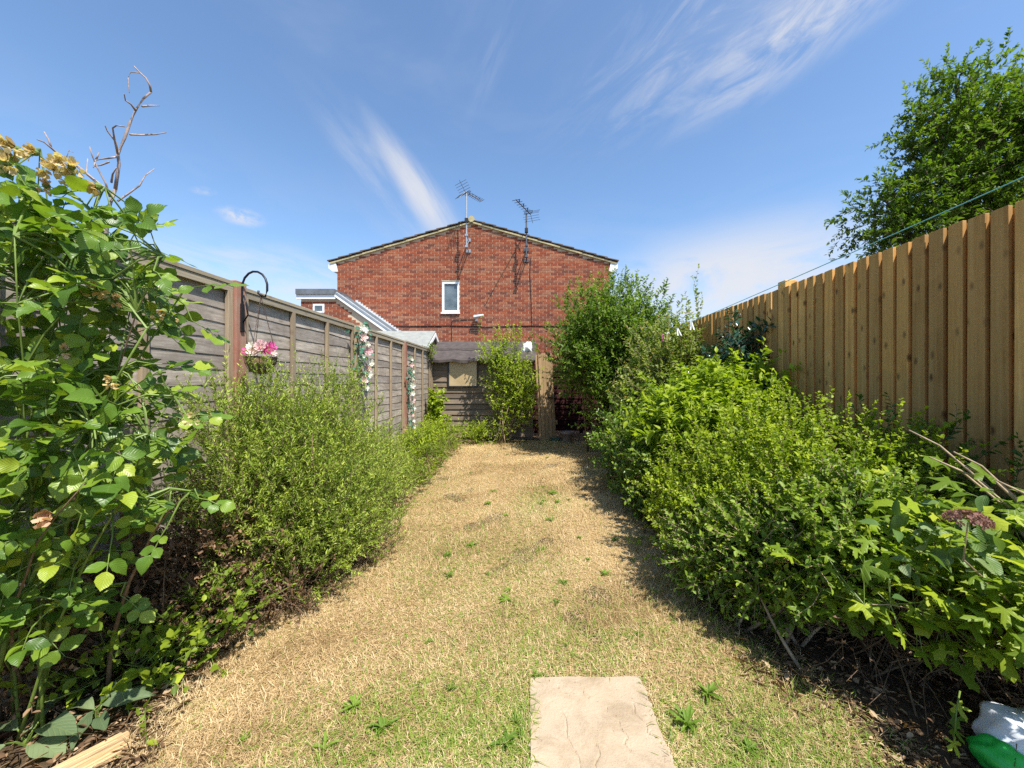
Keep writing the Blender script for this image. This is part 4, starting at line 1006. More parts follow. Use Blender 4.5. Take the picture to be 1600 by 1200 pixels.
shrub('shed_climber', 'loose light green shrub climbing over the front of the shed', 'shrub', (-0.45, 7.8, 0.4),
      [(-0.35, 7.85, 1.25, 0.46, 0.26, 0.55), (-0.30, 7.8, 0.65, 0.42, 0.28, 0.5), (-0.55, 7.85, 1.75, 0.34, 0.22, 0.34), (-0.05, 7.8, 1.1, 0.20, 0.25, 0.6)], 720, 0.24, 9, 0.062, 0.032, GREEN_LIME, T_oval(), 54, shell=0.9, up=0.6, n_stem=16, stem_r=0.009, stem_mat='stem_pale',
      extra=shoots(22, -0.95, -0.05, 7.75, 7.95, 1.75, 2.15, 0.42, 9))
shrub('shed_ivy', 'column of green ivy at the fence end beside the shed window', 'ivy', (-1.83, 7.75, 0.2),
      [(-1.84, 7.8, 0.75, 0.13, 0.15, 0.36), (-1.80, 7.8, 0.4, 0.16, 0.15, 0.3)], 220, 0.13, 8, 0.065, 0.052, GREEN_LIME, T_oval(), 55, shell=0.9, up=0.2, n_stem=4, trans=0.35)
shrub('pale_sprig', 'sprig of leaves at the left corner of the shed roof', 'plant', (-2.02, 8.1, 0.05), [(-2.02, 8.02, 1.85, 0.09, 0.1, 0.11)], 26, 0.14, 7, 0.05, 0.028, GREEN_MID, T_oval(), 56, n_stem=3, stem_r=0.004, xlim=(-2.6, 2))
shrub('strap_weed', 'low strap-leaved weeds along the left lawn edge', 'plants', (-1.35, 4.4, 0.3), [(-1.28, 4.3, 0.08, 0.16, 0.5, 0.14), (-1.32, 5.3, 0.10, 0.18, 0.6, 0.16), (-1.3, 6.4, 0.08, 0.16, 0.6, 0.14)], 330, 0.15, 7, 0.08, 0.012, GREEN_MID, T_kite(), 57, up=1.0, outw=0.4, n_stem=0)

# ------------------------------------------------------------------ big leaves: each one an object
def leaf_objects(root, leaves, variants, mat_one, mat_many, limit, T):
    """leaves: (P, D, N, length, width). The ones that show largest become objects, the rest one foliage part"""
    def score(L):
        P = L[0]; px = VX + F * P[0] / P[1]; py = VY - F * (P[2] - CH) / P[1]
        if P[1] < 0.3 or px < -30 or px > 1630 or py < -20 or py > 1220: return -1
        return L[3] / P[1] + 0.25 * (1 / P[1])
    order = sorted(leaves, key=score, reverse=True)
    for me in variants: 
        if not me.materials: me.materials.append(mat_one)
    for k, (P, D, N, ln, wd) in enumerate(order[:limit]):
        if score(order[k]) < 0: limit = k; break
        D = Vector(D).normalized(); N = Vector(N); N = (N - D * N.dot(D)).normalized(); S = N.cross(D)
        o = bpy.data.objects.new('leaf', variants[k % len(variants)]); COL.objects.link(o)
        attach(o, root)
        o.matrix_basis = Matrix(((D.x * ln, S.x * wd, N.x * ln, P[0]), (D.y * ln, S.y * wd, N.y * ln, P[1]), (D.z * ln, S.z * wd, N.z * ln, P[2]), (0, 0, 0, 1)))
    rest = order[limit:]
    if rest:
        A = [np.array([list(r[i]) for r in rest], float) for i in range(3)]; ln = np.array([r[3] for r in rest]); wd = np.array([r[4] for r in rest])
        v, f, r, u = leaf_batch(A[0], A[1], A[2], ln, wd, T, RNG.random(len(rest)))
        o = link('foliage', big_mesh('foliage', v, f, r, u), mat_many, root); o['kind'] = 'stuff'
def leaf_variant(T, name='leaf'):
    Vt, Ft = T; me = big_mesh(name, Vt, Ft, np.full(len(Vt), 0.5), Vt[:, :2]); me.polygons.foreach_set('use_smooth', [True] * len(me.polygons)); return me

def petals(mb, c, facing, r, n, rng, cup=0.5, layers=2, ruffle=0.15):
    """one blossom of curved petals"""
    f = Vector(facing).normalized(); a = f.cross(Vector((0.2, 0.1, 1))).normalized(); b = f.cross(a); c = Vector(c)
    for L in range(layers):
        rr = r * (1 - 0.33 * L); cp = cup + 0.35 * L
        for k in range(n):
            t = 2 * math.pi * (k + 0.5 * L) / n + rng.uniform(-.15, .15); w = 2.6 / n
            def pt(s, dt, lift): 
                d = a * math.cos(t + dt) + b * math.sin(t + dt)
                return c + d * rr * s + f * rr * (lift + rng.uniform(-ruffle, ruffle) * s)
            i = len(mb.v)
            mb.v += [tuple(c), tuple(pt(.55, -w, cp * .25)), tuple(pt(.55, w, cp * .25)), tuple(pt(.95, -w * .8, cp)), tuple(pt(1.02, 0, cp * 1.05)), tuple(pt(.95, w * .8, cp))]
            mb.f += [(i, i+1, i+2), (i+1, i+3, i+4), (i+1, i+4, i+2), (i+2, i+4, i+5)]

PET = {
 'wilt': leafmat('wilted_petal', [(0.0, (0.46, 0.30, 0.12)), (0.5, (0.58, 0.42, 0.20)), (1.0, (0.66, 0.53, 0.33))], 0.7, 0.35, 'obj', spec=0.2),
 'peach': leafmat('peach_petal', [(0.0, (0.62, 0.36, 0.22)), (1.0, (0.72, 0.50, 0.36))], 0.7, 0.35, 'obj', spec=0.2),
 'white': leafmat('white_petal', [(0.0, (0.72, 0.68, 0.62)), (1.0, (0.80, 0.78, 0.74))], 0.7, 0.25, 'obj', spec=0.2, back=0.9),
 'pink': leafmat('pink_petal', [(0.0, (0.50, 0.05, 0.24)), (1.0, (0.62, 0.12, 0.36))], 0.7, 0.25, 'obj', spec=0.2),
 'palepink': leafmat('pale_pink_petal', [(0.0, (0.66, 0.42, 0.46)), (1.0, (0.76, 0.62, 0.62))], 0.7, 0.25, 'obj', spec=0.2),
}
M['teal_leaf'] = leafmat('cloth_leaf', [(0.0, (0.03, 0.12, 0.075)), (1.0, (0.09, 0.23, 0.15))], 0.6, 0.15, 'attr', spec=0.3)

# ------------------------------------------------------------------ the rose
def rose():
    rng = np.random.default_rng(21)
    root = thing('rose_bush', 'tall rose bush with big glossy leaves and wilted yellow blooms', 'rose bush', (-1.8, 1.36, 0))
    tips = [(-1.86, 1.42, 2.02), (-1.65, 1.30, 2.04), (-1.48, 1.34, 1.93), (-1.25, 1.31, 1.68), (-1.22, 1.22, 1.42), (-1.18, 1.30, 1.20), (-1.65, 1.16, 1.37), (-1.80, 1.5, 1.55), (-1.32, 1.45, 1.56), (-1.30, 1.14, .95), (-1.5, 1.14, 1.68), (-1.75, 1.25, 1.0), (-1.2, 1.38, 0.86), (-1.72, 1.22, 0.6)]
    pts_all = []
    for k, t in enumerate(tips):
        b = Vector((-1.80 + rng.normal(0, .10), 1.40 + rng.normal(0, .10), -0.02)); e = Vector(t)
        c = b.lerp(e, 0.45) + Vector((rng.normal(-.06, .05), rng.normal(0, .05), 0.18))
        P = [b * (1-s)**2 + c * 2*s*(1-s) + e * s*s + Vector((rng.normal(0, .006), rng.normal(0, .006), 0)) for s in np.linspace(0, 1, 9)]
        r0 = 0.012 if k % 4 == 0 else 0.0075
        r0 *= 0.72; MB().tube(P, [r0 * (1 - .7 * i / 8) for i in range(9)], 7).build('cane', M['stem_green'] if k % 3 else M['stem_brown'], root, smooth=True)
        pts_all += [(p, i / 8) for i, p in enumerate(P) if i >= 3]
    blobs = [(-1.66, 1.36, 1.62, .34, .24, .24), (-1.40, 1.32, 1.58, .24, .2, .18), (-1.62, 1.33, 1.20, .36, .24, .30), (-1.40, 1.30, 1.06, .16, .2, .22), (-1.70, 1.32, .80, .30, .22, .30), (-1.34, 1.34, .84, .2, .18, .12), (-1.72, 1.32, .48, .24, .2, .2), (-1.72, 1.30, 1.84, .17, .14, .10), (-1.56, 1.28, 1.80, .14, .12, .08)]
    P, out = twigs_in(blobs, 600, 0.95, 0.15, 22)
    leaves = []; st = MB(); camv = np.array([0.55, -0.8, 0.15])
    for i in range(len(P)):
        p = Vector(P[i]); 
        if p.z < 0.3 or p.x < -1.95 or (p.z < 1.0 and p.x > -1.5 and rng.random() < 0.5): continue
        near = min(pts_all, key=lambda q: (q[0] - p).length + 0.2 * rng.random())[0]
        d = Vector(out[i]) * 0.7 + (p - near).normalized() * 0.6 + Vector((rng.normal(0, .3), rng.normal(0, .3), rng.normal(0.0, .25))); d.normalize()
        s = rng.uniform(0.7, 1.25); L = 0.098 * s
        if (p - near).length > 0.02: st.tube([near, near.lerp(p, .5) + Vector((0, 0, .02)), p], [.0034, .0028, .002], 4)
        e = p + d * L + Vector((0, 0, -.01)); st.tube([p, p.lerp(e, .5) + Vector((0, 0, .006)), e], [.0018, .0014, .001], 4)
        N0 = Vector((0, 0, 1)) * 0.55 + Vector(SUNV) * 0.45 + Vector(camv) * 0.35 + Vector(rng.normal(0, .42, 3)); N0 = (N0 - d * N0.dot(d)).normalized(); S = N0.cross(d)
        for t, sg, sz in ((.42, 1, .8), (.42, -1, .8), (.78, 1, .95), (.78, -1, .95), (1.0, 0, 1.12)):
            if rng.random() < 0.10: continue
            q = p.lerp(e, t); D = (d * (0.45 if sg else 1) + S * sg * 0.95 + Vector(rng.normal(0, .14, 3))).normalized()
            N = N0 + Vector(rng.normal(0, .28, 3)); ln = 0.052 * s * sz * rng.uniform(.85, 1.15)
            leaves.append((tuple(q), tuple(D), tuple(N), ln, ln * rng.uniform(.72, .86)))
    st.build('leaf_stalk', M['stem_green'], root)['kind'] = 'stuff'
    prof = [0.0, .25, .39, .47, .50, .48, .42, .31, .15, .0]
    stops = [(0.0, (0.055, 0.120, 0.014)), (0.45, (0.110, 0.205, 0.020)), (0.8, (0.20, 0.30, 0.026)), (1.0, (0.33, 0.40, 0.036))]
    Ts = [T_leaf(prof, 0.06 + .09 * k, 0.10 + .09 * (k % 4), 0.04, k, 0.08 + .05 * (k % 3)) for k in range(9)]
    leaf_objects(root, leaves, [leaf_variant(t) for t in Ts], leafmat('rose_leaf', stops, 0.36, 0.34, 'obj', 0.35, 0.42), leafmat('rose_leaf_many', stops, 0.36, 0.34, 'attr', 0.35, 0.42), 300, Ts[0])
    # spent blooms, drooping, each on its calyx
    def bloom(px, py, Y, r, kind, droop=0.3):
        Y *= 1.17; r *= 1.15; c = at(px, py, Y); mb = MB(); f = Vector((rng.normal(.2, .3), rng.normal(-.5, .3), rng.uniform(-.3, .6)))
        r *= .8; petals(mb, c, f, r, 5, rng, 1.1, 3, 0.34); 
        for k in range(3):
            q = c + Vector((rng.normal(0, .012), rng.normal(0, .012), -0.02)); petals(mb, q, Vector((rng.normal(0, 1), -.3, -droop)), r * .8, 3, rng, .9, 1, .3)
        o = mb.build('flower', PET[kind], root)
        g = c - f.normalized() * r * 0.35; ca = MB()
        ca.lathe([(0.001, -.012), (.008, -.008), (.010, 0), (.006, .008), (.001, .010)], g, 8); near = min(pts_all, key=lambda q: (q[0] - g).length)[0]
        ca.tube([g, g.lerp(near, .3) + Vector((0, 0, -.02)), near], [.002, .0022, .003], 5)
        for k in range(5):
            a = k * 1.257; d = Vector((math.cos(a), math.sin(a) * .6, -.5)); i = len(ca.v); s = Vector((-math.sin(a), math.cos(a), 0)) * .004
            ca.v += [tuple(g - s), tuple(g + s), tuple(g + d * .022)]; ca.f.append((i, i+1, i+2))
        ca.build('calyx', M['stem_green'], o)
    for a in ((6, 222, 1.0, .020, 'wilt'), (22, 230, 1.02, .022, 'wilt'), (52, 236, 1.02, .018, 'wilt'), (92, 252, 1.05, .024, 'wilt'), (112, 258, 1.06, .019, 'wilt'), (84, 262, 1.05, .021, 'wilt'), (8, 252, 1.0, .018, 'wilt'), (72, 288, 1.06, .014, 'peach'), (150, 290, 1.08, .018, 'wilt'), (112, 275, 1.07, .015, 'wilt'),
              (150, 448, 1.05, .019, 'wilt'), (184, 466, 1.08, .013, 'peach'), (100, 545, 1.05, .014, 'peach'), (175, 592, 1.04, .015, 'wilt'), (72, 800, 0.98, .022, 'peach'), (255, 487, 1.08, .012, 'wilt'), (300, 650, 1.08, .012, 'wilt')): bloom(*a)
    for (px, py, Y) in ((232, 352, 1.1), (170, 470, 1.06), (14, 388, 1.0), (10, 408, 1.0), (310, 622, 1.1), (180, 340, 1.1), (140, 622, 1.05), (250, 582, 1.06)):
        c = at(px, py, Y * 1.17); q = min(pts_all, key=lambda q: (q[0] - c).length)[0]; MB().tube([c, c.lerp(q, .4) + Vector((0, 0, -.015)), q], [.0016, .0018, .0025], 5).build('flower_stalk', M['stem_green'], root); MB().lathe([(0.001, -.009), (.0045, -.006), (.006, 0), (.0048, .006), (.003, .010), (.001, .011)], c, 9).build('rose_hip', M['stem_green'], root, smooth=True)
rose()

# ------------------------------------------------------------------ the hop vine at the near right
def hop():
    rng = np.random.default_rng(33)
    root = thing('hop_vine', 'sprawling vine with large lobed bright green leaves, nearest on the right', 'vine', (1.65, 1.5, 0))
    blobs = [(1.48, 1.56, .46, .36, .24, .26), (1.78, 1.5, .60, .38, .26, .28), (1.30, 1.68, .36, .22, .2, .20), (1.62, 1.36, .40, .26, .16, .18), (1.85, 1.3, .50, .26, .2, .26), (1.55, 1.72, .64, .35, .22, .2), (1.68, 1.12, .52, .24, .18, .22), (1.72, .82, .62, .3, .22, .28)]
    P, out = twigs_in(blobs, 760, 0.5, 0.15, 34); leaves = []; st = MB()
    base = Vector((1.95, 1.55, 0)); nodes = []
    for k in range(16):
        e = Vector(P[k * 7]); b = base + Vector((rng.normal(0, .12), rng.normal(0, .1), 0)); c = b.lerp(e, .5) + Vector((0, 0, .22))
        Q = [b * (1-s)**2 + c * 2*s*(1-s) + e * s*s for s in np.linspace(0, 1, 8)]; nodes += Q[2:]
        st.tube(Q, [.004 - .0003 * i for i in range(8)], 5)
    st.build('vine_stem', M['stem_pale'], root, smooth=True)
    pet = MB()
    for i in range(len(P)):
        p = Vector(P[i])
        if p.z < .14 or p.x > 2.34: continue
        N = Vector((0, 0, .65)) + Vector((-.25, -.55, 0)) * .55 + Vector(SUNV) * .3 + Vector(rng.normal(0, .32, 3)); N.normalize()
        D = Vector(out[i]) * .6 + Vector((-.35, -.5, -.45)) + Vector(rng.normal(0, .4, 3)); D = (D - N * D.dot(N)).normalized()
        s = rng.uniform(.5, 1.0) ** 1.3 * 0.150; leaves.append((tuple(p), tuple(D), tuple(N), s, s))
        near = min(nodes, key=lambda q: (q - p).length)
        if (near - p).length < .2: pet.tube([near, near.lerp(p, .6) + Vector((0, 0, -.01)), p], [.0018, .0014, .001], 4)
    pet.build('leaf_stalk', M['stem_green'], root)['kind'] = 'stuff'
    # trailing shoots at the lawn side
    for (pa, pb) in (((1330, 860, 1.85), (1235, 925, 1.70)), ((1500, 1080, 1.3), (1490, 1160, 1.24)), ((1285, 870, 1.9), (1262, 945, 1.75))):
        a, b = at(*pa), at(*pb); MB().tube([a, a.lerp(b, .5) + Vector((0, 0, .03)), b], [.003, .0024, .0015], 5).build('vine_stem', M['stem_green'], root, smooth=True)
        for k in range(4):
            q = a.lerp(b, .3 + .23 * k); D = Vector((rng.normal(-.3, .5), rng.normal(-.6, .3), rng.normal(-.4, .3))); N = Vector((rng.normal(0, .3), -.4, .8)); s = rng.uniform(.06, .09)
            leaves.append((tuple(q), tuple(D), tuple(N), s, s))
    stops = [(0.0, (0.105, 0.175, 0.012)), (0.4, (0.185, 0.275, 0.016)), (0.8, (0.30, 0.38, 0.024)), (1.0, (0.42, 0.47, 0.04))]
    Ts = [T_palm(k, 5 if k % 3 else 3, .48) for k in range(6)]
    leaf_objects(root, leaves, [leaf_variant(t) for t in Ts], leafmat('hop_leaf', stops, 0.42, 0.40, 'obj', 0.35), leafmat('hop_leaf_many', stops, 0.42, 0.40, 'attr', 0.35), 300, Ts[1])
hop()

def hydrangea():
    rng = np.random.default_rng(44); c = at(1512, 812, 1.30)
    root = thing('hydrangea', 'straggly shrub with bare pale stems and a dried brown-pink flower head', 'shrub', (2.1, 1.65, 0))
    base = Vector((2.1, 1.35, 0))
    for (px, py, Y) in ((1452, 714, 1.62), (1490, 706, 1.62), (1470, 722, 1.58), (1508, 728, 1.55), (1420, 672, 1.8), (1560, 752, 1.45)):
        e = at(px, py, Y); k = base.lerp(e, .62) + Vector((.06, 0, .16))
        MB().tube([base + Vector((rng.normal(0, .05), rng.normal(0, .05), 0)), base.lerp(k, .6) + Vector((.02, 0, .06)), k, k.lerp(e, .6) + Vector((0, 0, .03)), e], [.006, .0055, .005, .0042, .003], 6).build('bare_stem', M['stem_pale'], root, smooth=True)
    mb = MB()
    for k in range(70):
        d = Vector(rng.normal(0, 1, 3)).normalized(); d.z = abs(d.z) * .9 - .2; q = c + Vector((d.x * .060, d.y * .05, d.z * .036)); petals(mb, q, d, .011, 4, rng, .3, 1, .3)
    mb.build('flower_head', leafmat('dried_head', [(0.0, (0.20, 0.10, 0.075)), (1.0, (0.36, 0.19, 0.17))], .8, .2, 'obj'), root)
    MB().tube([c + Vector((0, 0, -.01)), c + Vector((.02, .03, -.15)), base + Vector((-.1, 0, .2)), base], [.002, .003, .004, .005], 5).build('bare_stem', M['stem_pale'], root)
    leaves = []
    for k in range(70):
        q = c + Vector((rng.normal(.10, .12), rng.normal(.10, .08), rng.normal(-.10, .07))); leaves.append((tuple(q), tuple(rng.normal(0, 1, 3) + np.array([-.3, -.6, -.2])), tuple(rng.normal(0, .4, 3) + np.array([0, -.2, 1])), rng.uniform(.06, .10), rng.uniform(.03, .045)))
    stops = [(0.0, (0.05, 0.11, 0.03)), (0.6, (0.13, 0.21, 0.05)), (1.0, (0.26, 0.32, 0.17))]; T = T_leaf([0, .25, .42, .5, .45, .3, .13, 0], .15, .2)
    leaf_objects(root, leaves, [leaf_variant(T)], leafmat('hyd_leaf', stops, .4, .3, 'obj', .6), leafmat('hyd_leaf_many', stops, .4, .3, 'attr', .6), 70, T)
hydrangea()

# ------------------------------------------------------------------ low plants in the near left border
def broad_plant(name, label, cat, base, n, ln, wd, stops, seed, rise=0.5, T=None, group=None, spread=0.05, height=0.05, rough=.5):
    rng = np.random.default_rng(seed); root = thing(name, label, cat, (base[0], base[1], 0), group); leaves = []; st = MB()
    for k in range(n):
        a = 2.4 * k + rng.uniform(-.4, .4); up = rng.uniform(.1, 1) * rise; d = Vector((math.cos(a), math.sin(a), up)).normalized(); s = rng.uniform(.6, 1.15)
        p = Vector((base[0] + math.cos(a) * spread * rng.random(), base[1] + math.sin(a) * spread * rng.random(), .01 + height * rng.random()))
        st.tube([(base[0], base[1], 0), ((base[0] + p.x) / 2, (base[1] + p.y) / 2, p.z * .7), tuple(p)], [.004, .003, .002], 5)
        N = Vector((-d.x * d.z, -d.y * d.z, 1)) + Vector(rng.normal(0, .25, 3)); leaves.append((tuple(p), tuple(d), tuple(N), ln * s, wd * s))
    st.build('stem', M['stem_green'], root)
    T = T or T_leaf([.03, .22, .38, .48, .5, .44, .32, .15, 0], .3, .16, 0, seed, .12)
    leaf_objects(root, leaves, [leaf_variant(T), leaf_variant(T_leaf([.03, .2, .36, .46, .5, .46, .34, .16, 0], .42, .2, .02, seed + 1, .15))], leafmat(name + '_leaf', stops, rough, .3, 'obj', .6), None, 300, T)
GREY_GREEN = [(0.0, (0.10, 0.15, 0.075)), (1.0, (0.22, 0.28, 0.14))]
def g2(px, py): p = gnd(px, py); return (p.x, p.y)
broad_plant('mullein', 'large grey-green felty leaves lying at the bottom left corner', 'plant', g2(40, 1165), 7, .17, .085, GREY_GREEN, 61, .35)
broad_plant('foxglove', 'grey-green rosette beside the split log', 'plant', g2(150, 1125), 7, .15, .055, GREY_GREEN, 62, .4)
broad_plant('dock', 'dark broad-leaved plant in the shade under the rose', 'plant', g2(190, 985), 11, .15, .085, GREEN_DARK, 63, .9, height=.12)
broad_plant('comfrey', 'upright pale broad-leaved plant at the front of the feathery bush', 'plant', g2(300, 985), 9, .12, .055, GREY_GREEN, 64, 1.3, height=.10)
broad_plant('bindweed', 'bright green heart-leaved bindweed at the left lawn edge', 'plant', g2(250, 1060), 22, .055, .05, GREEN_LIME, 65, .8, spread=.17, height=.12)
broad_plant('ground_ivy', 'bright small-leaved weed sprouting between bindweed and rose', 'plant', g2(185, 1030), 22, .045, .035, GREEN_LIME, 66, 1.0, spread=.16, height=.12)
broad_plant('spurge', 'small light green leafy weed on the bare soil below the rose', 'plant', g2(130, 1085), 18, .04, .028, GREEN_LIME, 67, 1.0, spread=.14, height=.10)
broad_plant('violet', 'clump of round dark leaves at the far left edge', 'plant', g2(60, 1080), 16, .06, .05, GREEN_DARK, 68, .9, spread=.14, height=.10)
broad_plant('nettle', 'leafy green plant at the foot of the feathery bush', 'plant', g2(395, 940), 18, .06, .03, GREEN_MID, 69, 1.4, spread=.12, height=.14)

# ------------------------------------------------------------------ weeds in the lawn
def lawn_weeds():
    spots = [(700, 875), (762, 899), (793, 928), (785, 875), (918, 879), (763, 790), (771, 770), (790, 807), (833, 744), (849, 763), (861, 775), (850, 786), (888, 786), (860, 816), (868, 945), (765, 712), (766, 728), (793, 712), (855, 717), (1004, 845), (791, 944), (738, 856), (872, 790), (845, 792), (915, 795), (945, 900), (990, 880), (960, 850), (880, 915), (845, 860), (700, 905), (1000, 998), (885, 1012), (670, 1010), (1020, 930), (905, 845), (735, 740), (930, 760)]
    rng = np.random.default_rng(70); vs = []
    lm = leafmat('weed_leaf', [(0.0, (0.11, 0.20, 0.022)), (1.0, (0.20, 0.30, 0.035))], .5, .35, 'obj', .3)
    for v in range(5):
        n = int(rng.integers(14, 34)); P = rng.normal(0, .003, (n, 3)); P[:, 2] = .003; az = np.arange(n) * 2.4 + rng.uniform(-.3, .3, n); up = rng.uniform(.08, 1.3, n)
        D = np.stack([np.cos(az), np.sin(az), up], 1); N = np.stack([-np.cos(az) * up, -np.sin(az) * up, np.ones(n)], 1); ln = rng.uniform(.018, .058, n)
        a, f, r, u = leaf_batch(P, D, N, ln, ln * .24, T_leaf([.05, .2, .35, .25, .5, .35, .48, .3, 0], .3, .2, .1, v), rng.random(n)); me = big_mesh('lawn_weed', a, f, r, u); me.materials.append(lm); vs.append(me)
    for k, (px, py) in enumerate(spots):
        p = gnd(px, py); o = bpy.data.objects.new('lawn_weed', vs[k % 5]); COL.objects.link(o); o.location = (p.x, p.y, float(lawn_h(p.x, p.y)) + .004); s = rng.uniform(.35, .95) * (1 if p.y < 3 else 1.2); o.scale = (s * rng.uniform(.7, 1.4), s, s * rng.uniform(.6, 1.2)); o.rotation_euler = (0, 0, rng.uniform(0, 6.28))
        tag(o, 'small green rosette weed growing in the dry middle of the lawn', 'weed', 'rosette weeds in the lawn')
    near = [((552, 1118), 'dandelion left of the slab in the greenest near grass'), ((598, 1150), 'dandelion clump in the near grass between two others'), ((702, 1088), 'upright dandelion in the near grass left of the slab corner'), ((805, 1135), 'leafy dandelion against the left edge of the slab'), ((790, 1170), 'dandelion at the bottom edge beside the slab'), ((1105, 1090), 'weed in the lawn shade right of the slab'), ((1170, 1172), 'green dandelion on the right near the vine shadow'), ((1075, 1140), 'weed close to the right edge of the slab'), ((380, 1160), 'lone small weed at the near left of the lawn'), ((505, 1185), 'dandelion at the bottom edge in the green grass'), ((840, 1062), 'small weed at the far left corner of the slab')]
    for k, ((px, py), lab) in enumerate(near):
        p = gnd(px, py); o = bpy.data.objects.new('lawn_weed', vs[k % 5]); COL.objects.link(o); o.location = (p.x, p.y, float(lawn_h(p.x, p.y)) + .004); s = rng.uniform(.45, 1.15); o.scale = (s * rng.uniform(.8, 1.4), s, s * rng.uniform(.7, 1.3)); o.rotation_euler = (0, 0, rng.uniform(0, 6.28)); tag(o, lab, 'weed')
lawn_weeds()

# ------------------------------------------------------------------ fallen leaves and dry twigs on the bare soil
def litter():
    rng = np.random.default_rng(80); n = 22000; y = 0.9 + 6.6 * rng.random(n) ** 1.6; l, r = lawn_edges(y); left = rng.random(n) < .5
    x = np.where(left, l + .06 - (l + .06 + 2.0) * rng.random(n) ** 1.2, r - .12 + (2.38 - r + .12) * rng.random(n) ** 1.2)
    P = np.stack([x, y, rng.uniform(.004, .03, n)], 1); az = rng.uniform(0, 6.28, n); D = np.stack([np.cos(az), np.sin(az), rng.normal(0, .25, n)], 1); N = np.stack([rng.normal(0, .45, n), rng.normal(0, .45, n), np.ones(n)], 1)
    thin = rng.random(n) < .45; ln = np.where(thin, rng.uniform(.02, .08, n), rng.uniform(.010, .034, n)); wd = np.where(thin, rng.uniform(.001, .0025, n), ln * rng.uniform(.35, .6, n))
    v, f, r2, u = leaf_batch(P, D, N, ln, wd, T_oval(), rng.random(n))
    m = leafmat('dry_leaf', [(0.0, (0.065, 0.038, 0.022)), (0.35, (0.16, 0.095, 0.052)), (0.7, (0.30, 0.19, 0.105)), (1.0, (0.46, 0.34, 0.21))], .85, .15, spec=.15)
    tag(link('leaf_litter', big_mesh('leaf_litter', v, f, r2, u), m), 'dry brown fallen leaves and twigs on the bare soil of the borders', 'leaf litter', kind='stuff')
litter()
def brown_underbrush():
    rng = np.random.default_rng(81)
    shrub('dry_twig_thicket', 'brown dead twiggy growth under the feathery bush', 'thicket', (-1.5, 2.0, .5), [(-1.58, 1.85, .22, .26, .22, .22), (-1.3, 2.1, .12, .2, .3, .12)], 420, .13, 9, .024, .011, [(0, (.07, .038, .022)), (.6, (.16, .09, .05)), (1, (.27, .165, .095))], T_kite(), 82, shell=.9, up=.2, n_stem=12, stem_mat='stem_brown', stem_r=.004, trans=.15)
    shrub('dead_rose_tangle', 'tangle of dry brown leaves and stems behind the rose foot', 'thicket', (-1.75, 1.75, .5), [(-1.80, 1.75, .32, .16, .25, .32), (-1.62, 1.95, .34, .24, .22, .34), (-1.85, 1.5, .2, .12, .2, .2)], 700, .14, 9, .030, .015, [(0, (.09, .048, .026)), (.5, (.20, .115, .062)), (1, (.36, .23, .13))], T_oval(), 84, shell=.9, up=.3, n_stem=26, stem_mat='stem_brown', stem_r=.004, trans=.2, rough=.3)
    shrub('shade_weeds', 'loose green weeds growing through the soil under the rose', 'plants', (-1.6, 1.5, .5), [(-1.62, 1.55, .12, .3, .22, .14), (-1.5, 1.75, .16, .22, .2, .16)], 130, .16, 7, .038, .026, GREEN_MID, T_oval(), 85, shell=.9, up=.7, n_stem=8, stem_mat='stem_green', stem_r=.002)
    shrub('dry_vine_thicket', 'tangle of brown dead stems in the shade under the vine', 'thicket', (1.6, 1.65, .5), [(1.55, 1.7, .2, .4, .28, .2), (1.85, 1.5, .22, .3, .2, .2)], 420, .2, 5, .022, .009, [(0, (.08, .045, .027)), (.6, (.17, .10, .06)), (1, (.28, .18, .11))], T_kite(), 83, shell=.9, up=.2, n_stem=30, stem_mat='stem_brown', stem_r=.004, trans=.15)
brown_underbrush()

